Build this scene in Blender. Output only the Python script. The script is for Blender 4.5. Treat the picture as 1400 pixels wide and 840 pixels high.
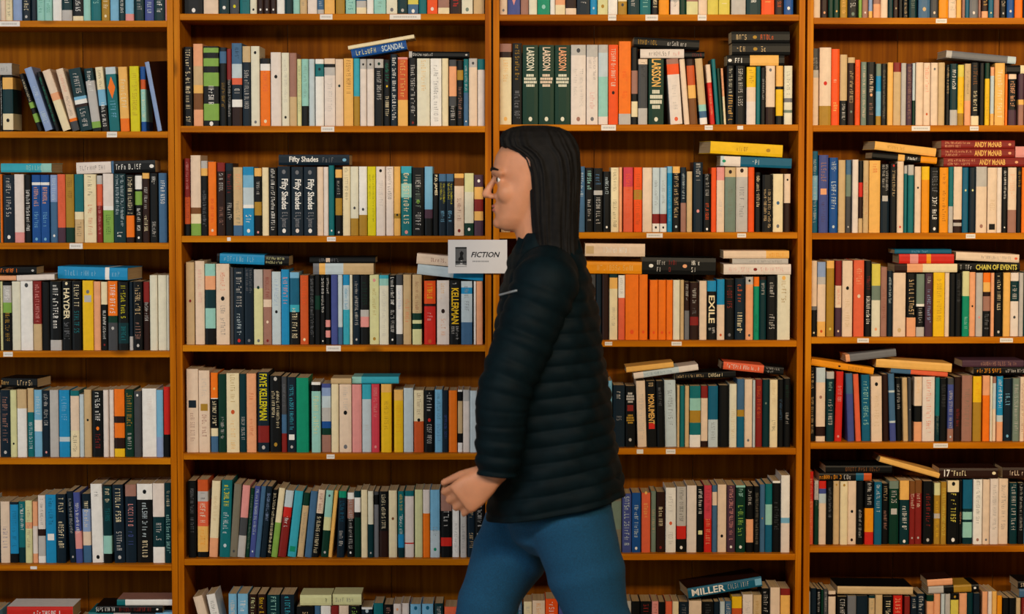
import bpy, bmesh, math, random
from mathutils import Matrix, Vector, Quaternion

for o in list(bpy.data.objects):
    bpy.data.objects.remove(o)
scene = bpy.context.scene
COL = scene.collection
rnd = random.Random(7)

# ------------------------------------------------------------------ camera
F_PX, IMG_W, IMG_H = 3158.0, 1400, 840
CAM = Vector((0.0, -6.0, 1.55))
PITCH = math.radians(3.37)
cam_data = bpy.data.cameras.new('camera')
cam_data.sensor_width = 36.0
cam_data.lens = 36.0 * F_PX / IMG_W
cam = bpy.data.objects.new('camera', cam_data)
COL.objects.link(cam)
cam.location = CAM
cam.rotation_euler = (math.pi / 2 - PITCH, 0, 0)
scene.camera = cam
cam_data.dof.use_dof = True
cam_data.dof.focus_distance = 6.0
cam_data.dof.aperture_fstop = 4.0

# ------------------------------------------------------------------ light
scene.view_settings.view_transform = 'Standard'
scene.view_settings.look = 'None'
scene.view_settings.gamma = 1.0
scene.view_settings.use_curve_mapping = False
scene.view_settings.exposure = 0.0
world = bpy.data.worlds.new('world')
scene.world = world
world.use_nodes = True
world.node_tree.nodes['Background'].inputs[0].default_value = (1.0, 0.9, 0.78, 1)
world.node_tree.nodes['Background'].inputs[1].default_value = 0.05


def area(name, loc, target, sx, sy, power, color):
    d = bpy.data.lights.new(name, 'AREA')
    d.shape = 'RECTANGLE'
    d.size, d.size_y, d.energy, d.color = sx, sy, power, color
    o = bpy.data.objects.new(name, d)
    COL.objects.link(o)
    o.location = loc
    o.rotation_euler = (Vector(target) - Vector(loc)).to_track_quat('-Z', 'Y').to_euler()
    return o


area('ceiling_lamp_left', (-1.45, -4.2, 2.85), (-1.3, 0.0, 1.4), 2.8, 0.25, 41, (1.0, 0.965, 0.92)).data.spread = math.radians(120)
area('ceiling_lamp_right', (1.85, -4.0, 2.62), (1.8, 0.0, 1.9), 2.4, 0.25, 44, (1.0, 0.76, 0.46)).data.spread = math.radians(90)


# daylight from a shop window behind the camera, on the left
area('window_daylight', (-4.4, -4.2, 1.45), (-0.6, -0.3, 1.0), 1.6, 1.5, 46, (0.84, 0.96, 1.0))


# ------------------------------------------------------------------ materials
def lin(c):
    return tuple(((v / 255.0) / 12.92 if v / 255.0 <= 0.04045 else ((v / 255.0 + 0.055) / 1.055) ** 2.4) for v in c)


PAL = dict(K=(9, 12, 14), N=(13, 32, 46), B=(22, 78, 150), H=(140, 163, 205), D=(66, 105, 142), U=(28, 140, 195),
           i=(18, 95, 128), b=(120, 180, 215), L=(192, 208, 216), Q=(55, 168, 190), T=(14, 108, 115), t=(4, 48, 54),
           A=(150, 205, 195), G=(8, 142, 108), g=(6, 52, 38), E=(130, 172, 75), e=(216, 216, 162), l=(218, 204, 88),
           Y=(238, 192, 28), Z=(216, 206, 20), y=(172, 132, 42), J=(238, 184, 98), a=(236, 150, 20), O=(242, 120, 24),
           x=(236, 84, 24), X=(226, 100, 66), o=(202, 86, 36), R=(206, 40, 30), r=(132, 34, 30), j=(206, 64, 80),
           P=(226, 150, 146), p=(232, 208, 184), F=(236, 168, 124), k=(160, 116, 102), V=(76, 50, 66), v=(68, 80, 146),
           W=(238, 236, 232), w=(230, 218, 210), I=(226, 223, 202), C=(236, 221, 182), c=(206, 177, 132),
           S=(188, 185, 182), h=(112, 114, 120), s=(68, 70, 74), q=(122, 116, 100), z=(114, 132, 120),
           M=(122, 76, 36), m=(42, 20, 14))
CNAME = dict(K='black', N='dark navy', B='blue', H='lavender blue', D='slate blue', U='bright blue', i='deep blue',
             b='light blue', L='pale grey blue', Q='turquoise', T='teal', t='dark teal', A='pale aqua', G='emerald green',
             g='dark green', E='leaf green', e='pale green', l='lemon', Y='yellow', Z='acid yellow', y='mustard',
             J='pale orange', a='amber', O='orange', x='red orange', X='coral', o='rust', R='red', r='dark red',
             j='rose red', P='pink', p='pale cream', F='peach', k='dusty brown', V='plum', v='violet blue', W='white',
             w='off-white', I='ivory', C='cream', c='beige', S='light grey', h='grey', s='charcoal', q='grey brown',
             z='sage green', M='brown', m='dark brown')
LIN = {k: lin(v) for k, v in PAL.items()}


def new_mat(name):
    m = bpy.data.materials.new(name)
    m.use_nodes = True
    nt = m.node_tree
    return m, nt, nt.nodes['Principled BSDF']


def attr_mat(name, rough, wear):
    m, nt, bs = new_mat(name)
    at = nt.nodes.new('ShaderNodeAttribute')
    at.attribute_name = 'col'
    tc = nt.nodes.new('ShaderNodeTexCoord')
    no = nt.nodes.new('ShaderNodeTexNoise')
    no.inputs['Scale'].default_value = 60
    no.inputs['Detail'].default_value = 4
    nt.links.new(tc.outputs['Object'], no.inputs['Vector'])
    mr = nt.nodes.new('ShaderNodeMapRange')
    mr.inputs['From Min'].default_value = 0.3
    mr.inputs['From Max'].default_value = 0.7
    mr.inputs['To Min'].default_value = 1 - wear
    mr.inputs['To Max'].default_value = 1 + wear * 0.4
    nt.links.new(no.outputs['Fac'], mr.inputs['Value'])
    mx = nt.nodes.new('ShaderNodeVectorMath')
    mx.operation = 'SCALE'
    nt.links.new(at.outputs['Color'], mx.inputs[0])
    nt.links.new(mr.outputs['Result'], mx.inputs['Scale'])
    nt.links.new(mx.outputs[0], bs.inputs['Base Color'])
    bs.inputs['Roughness'].default_value = rough
    bs.inputs['Specular IOR Level'].default_value = 0.16
    return m


M_COVER = attr_mat('printed_cover', 0.42, 0.09)
M_PRINT = attr_mat('printed_ink', 0.5, 0.05)


def pages_mat():
    m, nt, bs = new_mat('page_edges')
    tc = nt.nodes.new('ShaderNodeTexCoord')
    mp = nt.nodes.new('ShaderNodeMapping')
    mp.inputs['Scale'].default_value = (900, 6, 6)
    no = nt.nodes.new('ShaderNodeTexNoise')
    no.inputs['Scale'].default_value = 1
    nt.links.new(tc.outputs['Object'], mp.inputs['Vector'])
    nt.links.new(mp.outputs[0], no.inputs['Vector'])
    cr = nt.nodes.new('ShaderNodeValToRGB')
    cr.color_ramp.elements[0].color = lin((150, 118, 78)) + (1,)
    cr.color_ramp.elements[1].color = lin((222, 196, 150)) + (1,)
    nt.links.new(no.outputs['Fac'], cr.inputs['Fac'])
    nt.links.new(cr.outputs['Color'], bs.inputs['Base Color'])
    bs.inputs['Roughness'].default_value = 0.9
    return m


M_PAGES = pages_mat()


def wood_mat(name, axis, c0, c1, c2, rough=0.42):
    """stained pine; axis = grain direction in object space"""
    m, nt, bs = new_mat(name)
    N, Lk = nt.nodes.new, nt.links.new
    tc = N('ShaderNodeTexCoord')
    oi = N('ShaderNodeObjectInfo')
    off = N('ShaderNodeVectorMath'); off.operation = 'SCALE'
    cb = N('ShaderNodeCombineXYZ')
    for k in range(3):
        Lk(oi.outputs['Random'], cb.inputs[k])
    Lk(cb.outputs[0], off.inputs[0]); off.inputs['Scale'].default_value = 17.0
    ad = N('ShaderNodeVectorMath'); ad.operation = 'ADD'
    Lk(tc.outputs['Object'], ad.inputs[0]); Lk(off.outputs[0], ad.inputs[1])
    mp = N('ShaderNodeMapping')
    s = [60, 60, 60]; s[axis] = 2.2
    mp.inputs['Scale'].default_value = s
    Lk(ad.outputs[0], mp.inputs['Vector'])
    n1 = N('ShaderNodeTexNoise'); n1.inputs['Scale'].default_value = 1; n1.inputs['Detail'].default_value = 5
    n1.inputs['Distortion'].default_value = 0.6
    Lk(mp.outputs[0], n1.inputs['Vector'])
    n2 = N('ShaderNodeTexNoise'); n2.inputs['Scale'].default_value = 3.0; n2.inputs['Detail'].default_value = 2
    Lk(ad.outputs[0], n2.inputs['Vector'])
    mixf = N('ShaderNodeMath'); mixf.operation = 'MULTIPLY_ADD'
    Lk(n1.outputs['Fac'], mixf.inputs[0]); mixf.inputs[1].default_value = 0.62
    sc = N('ShaderNodeMath'); sc.operation = 'MULTIPLY'; sc.inputs[1].default_value = 0.38
    Lk(n2.outputs['Fac'], sc.inputs[0]); Lk(sc.outputs[0], mixf.inputs[2])
    cr = N('ShaderNodeValToRGB')
    e = cr.color_ramp.elements
    e[0].position, e[1].position = 0.34, 0.66
    e[0].color, e[1].color = lin(c0) + (1,), lin(c2) + (1,)
    mid = cr.color_ramp.elements.new(0.5); mid.color = lin(c1) + (1,)
    Lk(mixf.outputs[0], cr.inputs['Fac'])
    # knots
    vo = N('ShaderNodeTexVoronoi'); vo.inputs['Scale'].default_value = 1.0
    mp2 = N('ShaderNodeMapping'); s2 = [9, 9, 9]; s2[axis] = 4.5
    mp2.inputs['Scale'].default_value = s2
    Lk(ad.outputs[0], mp2.inputs['Vector']); Lk(mp2.outputs[0], vo.inputs['Vector'])
    kr = N('ShaderNodeMapRange')
    kr.inputs['From Min'].default_value = 0.05; kr.inputs['From Max'].default_value = 0.14
    kr.inputs['To Min'].default_value = 0.45; kr.inputs['To Max'].default_value = 1.0
    Lk(vo.outputs['Distance'], kr.inputs['Value'])
    mx = N('ShaderNodeVectorMath'); mx.operation = 'SCALE'
    Lk(cr.outputs['Color'], mx.inputs[0]); Lk(kr.outputs['Result'], mx.inputs['Scale'])
    Lk(mx.outputs[0], bs.inputs['Base Color'])
    bs.inputs['Roughness'].default_value = rough
    bs.inputs['Specular IOR Level'].default_value = 0.06
    bp = N('ShaderNodeBump'); bp.inputs['Strength'].default_value = 0.08; bp.inputs['Distance'].default_value = 0.002
    Lk(n1.outputs['Fac'], bp.inputs['Height']); Lk(bp.outputs[0], bs.inputs['Normal'])
    return m


M_WOOD_X = wood_mat('pine_shelf', 0, (150, 78, 0), (186, 108, 4), (206, 130, 14))
M_WOOD_Z = wood_mat('pine_upright', 2, (146, 74, 0), (184, 104, 4), (206, 128, 16))
M_BACK = wood_mat('stained_back_board', 2, (98, 50, 0), (122, 66, 0), (144, 84, 2), 0.6)


def plain(name, rgb, rough=0.6, noise=0.06, scale=25, **kw):
    m, nt, bs = new_mat(name)
    tc = nt.nodes.new('ShaderNodeTexCoord')
    no = nt.nodes.new('ShaderNodeTexNoise')
    no.inputs['Scale'].default_value = scale
    no.inputs['Detail'].default_value = 5
    nt.links.new(tc.outputs['Object'], no.inputs['Vector'])
    cr = nt.nodes.new('ShaderNodeValToRGB')
    cr.color_ramp.elements[0].position, cr.color_ramp.elements[1].position = 0.3, 0.7
    a = lin(rgb)
    cr.color_ramp.elements[0].color = tuple(v * (1 - noise) for v in a) + (1,)
    cr.color_ramp.elements[1].color = tuple(min(1, v * (1 + noise)) for v in a) + (1,)
    nt.links.new(no.outputs['Fac'], cr.inputs['Fac'])
    nt.links.new(cr.outputs['Color'], bs.inputs['Base Color'])
    bs.inputs['Roughness'].default_value = rough
    for k, v in kw.items():
        bs.inputs[k].default_value = v
    return m


M_CARD = plain('white_card', (226, 222, 222), 0.5, 0.02)
M_LABEL = plain('label_paper', (232, 226, 220), 0.6, 0.04)
M_FLOOR = plain('pale_floor', (176, 150, 118), 0.6, 0.12, 20)
M_WALL = plain('painted_wall', (205, 192, 170), 0.85, 0.04, 8)


# ------------------------------------------------------------------ helpers
def mesh_obj(name, verts, faces, mat, parent=None, cols=None, smooth=False):
    me = bpy.data.meshes.new(name)
    me.from_pydata(verts, [], faces)
    if cols:
        ca = me.color_attributes.new('col', 'FLOAT_COLOR', 'CORNER')
        flat = []
        for f, c in zip(faces, cols):
            flat.extend((c[0], c[1], c[2], 1.0) * len(f))
        ca.data.foreach_set('color', flat)
    if smooth:
        me.polygons.foreach_set('use_smooth', [True] * len(me.polygons))
    me.update()
    me.materials.append(mat)
    o = bpy.data.objects.new(name, me)
    COL.objects.link(o)
    if parent:
        o.parent = parent
    return o


def tag(o, label, cat, group=None, kind=None):
    if label: o['label'] = label
    if cat: o['category'] = cat
    if group: o['group'] = group
    if kind: o['kind'] = kind
    return o


def box_data(x0, x1, y0, y1, z0, z1, bev=0.0):
    bm = bmesh.new()
    bmesh.ops.create_cube(bm, size=1)
    for v in bm.verts:
        v.co = Vector(((x0 + x1) / 2 + v.co.x * (x1 - x0), (y0 + y1) / 2 + v.co.y * (y1 - y0), (z0 + z1) / 2 + v.co.z * (z1 - z0)))
    if bev:
        bmesh.ops.bevel(bm, geom=list(bm.edges), offset=bev, segments=2, affect='EDGES', profile=0.6)
    vs = [tuple(v.co) for v in bm.verts]
    bm.verts.index_update()
    fs = [tuple(v.index for v in f.verts) for f in bm.faces]
    bm.free()
    return vs, fs


def box(name, x0, x1, y0, y1, z0, z1, mat, parent=None, bev=0.0):
    vs, fs = box_data(x0, x1, y0, y1, z0, z1, bev)
    return mesh_obj(name, vs, fs, mat, parent)


_fw = Vector((0, math.cos(PITCH), -math.sin(PITCH)))
_up = Vector((0, math.sin(PITCH), math.cos(PITCH)))


def ray(px, py):
    return _fw + Vector((1, 0, 0)) * ((px - IMG_W / 2) / F_PX) + _up * ((IMG_H / 2 - py) / F_PX)


def at_y(px, py, y):
    """photo pixel -> point on the vertical plane at depth y"""
    d = ray(px, py)
    return CAM + d * ((y - CAM.y) / d.y)


# the four bookcases: local frame u (right), w (depth), z (up); the last one stands turned a little
D_YAW = math.radians(1.0)
_dpiv = at_y(1100.5, 420, 0.0); _dpiv.z = 0
BAYMAT = {k: Matrix.Identity(4) for k in 'ABC'}
BAYMAT['D'] = Matrix.Translation(_dpiv) @ Matrix.Rotation(D_YAW, 4, 'Z')
BAYINV = {k: m.inverted() for k, m in BAYMAT.items()}


def bay_pt(bay, px, py, depth):
    inv = BAYINV[bay]
    c = inv @ CAM
    d = inv.to_3x3() @ ray(px, py)
    p = c + d * ((depth - c.y) / d.y)
    return p.x, p.z


# ------------------------------------------------------------------ room
fl = box('floor', -6, 6, -8, 1.2, -0.1, 0.0, M_FLOOR)
fl['kind'] = 'structure'
wl = box('wall_back', -6, 6, 0.75, 0.9, 0.0, 3.1, M_WALL)
wl['kind'] = 'structure'

# ------------------------------------------------------------------ bookcases
CASE_D = 0.215          # inside depth up to the back boards
PANEL = 0.0160
SHELF_T = 0.0165
SETBACK = 0.028         # how far the spines stand behind the shelf edge
BAY_PX = dict(A=(-192, 240.0), B=(240.6, 671.8), C=(674.4, 1098.2), D=(1101.2, 1530))
EDGE = dict(A=[37, 188.5, 341, 489, 635.5, 781], B=[27.5, 181, 331.5, 481, 629, 773.5],
            C=[28.5, 179, 326.5, 474.5, 622, 766.5], D=[33, 180, 327.5, 470, 614, 755.5])
CASE_LABEL = dict(A='tall orange-brown pine bookcase at the far left, cut off by the picture edge',
                  B='tall orange-brown pine bookcase, second from the left, left of the walking person',
                  C='tall orange-brown pine bookcase, third from the left, partly behind the walking person',
                  D='tall orange-brown pine bookcase at the far right, right of the third one')
SHELF_Z = {}
BAY_U = {}
for bay in 'ABCD':
    u0 = bay_pt(bay, BAY_PX[bay][0], 420, 0)[0]
    u1 = bay_pt(bay, BAY_PX[bay][1], 420, 0)[0]
    BAY_U[bay] = (u0 + PANEL, u1 - PANEL)
    mid = {'A': 120, 'D': 1250}.get(bay, sum(BAY_PX[bay]) / 2)
    zb = [bay_pt(bay, mid, y, 0)[1] for y in EDGE[bay]]
    zb.append(zb[-1] - 0.272)
    zb.append(0.075)
    SHELF_Z[bay] = [z + SHELF_T for z in zb]
    ztop = zb[0] + 0.275
    root = bpy.data.objects.new('bookcase', None)
    COL.objects.link(root)
    root.matrix_world = BAYMAT[bay] @ Matrix.Translation(((u0 + u1) / 2, 0, 0))
    uc = (u0 + u1) / 2
    tag(root, CASE_LABEL[bay], 'bookcase', 'pine bookcases along the wall')
    h = (u1 - u0) / 2
    box('side_panel', -h, -h + PANEL, 0, CASE_D, 0, ztop, M_WOOD_Z, root, 0.0015)
    box('side_panel', h - PANEL, h, 0, CASE_D, 0, ztop, M_WOOD_Z, root, 0.0015)
    box('top_board', -h, h, -0.004, CASE_D, ztop, ztop + 0.02, M_WOOD_X, root, 0.0015)
    for z in zb:
        box('shelf', -h + PANEL, h - PANEL, 0.001, CASE_D, z, z + SHELF_T, M_WOOD_X, root, 0.0015)
    box('plinth', -h + PANEL, h - PANEL, 0.012, 0.03, 0, 0.075, M_WOOD_X, root, 0.001)
    nb = 3
    for k in range(nb):
        a0 = -h + (2 * h) * k / nb
        a1 = -h + (2 * h) * (k + 1) / nb
        box('back_board', a0 + 0.0008, a1 - 0.0008, CASE_D, CASE_D + 0.008, 0, ztop + 0.02, M_BACK, root, 0.0008)

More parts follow.
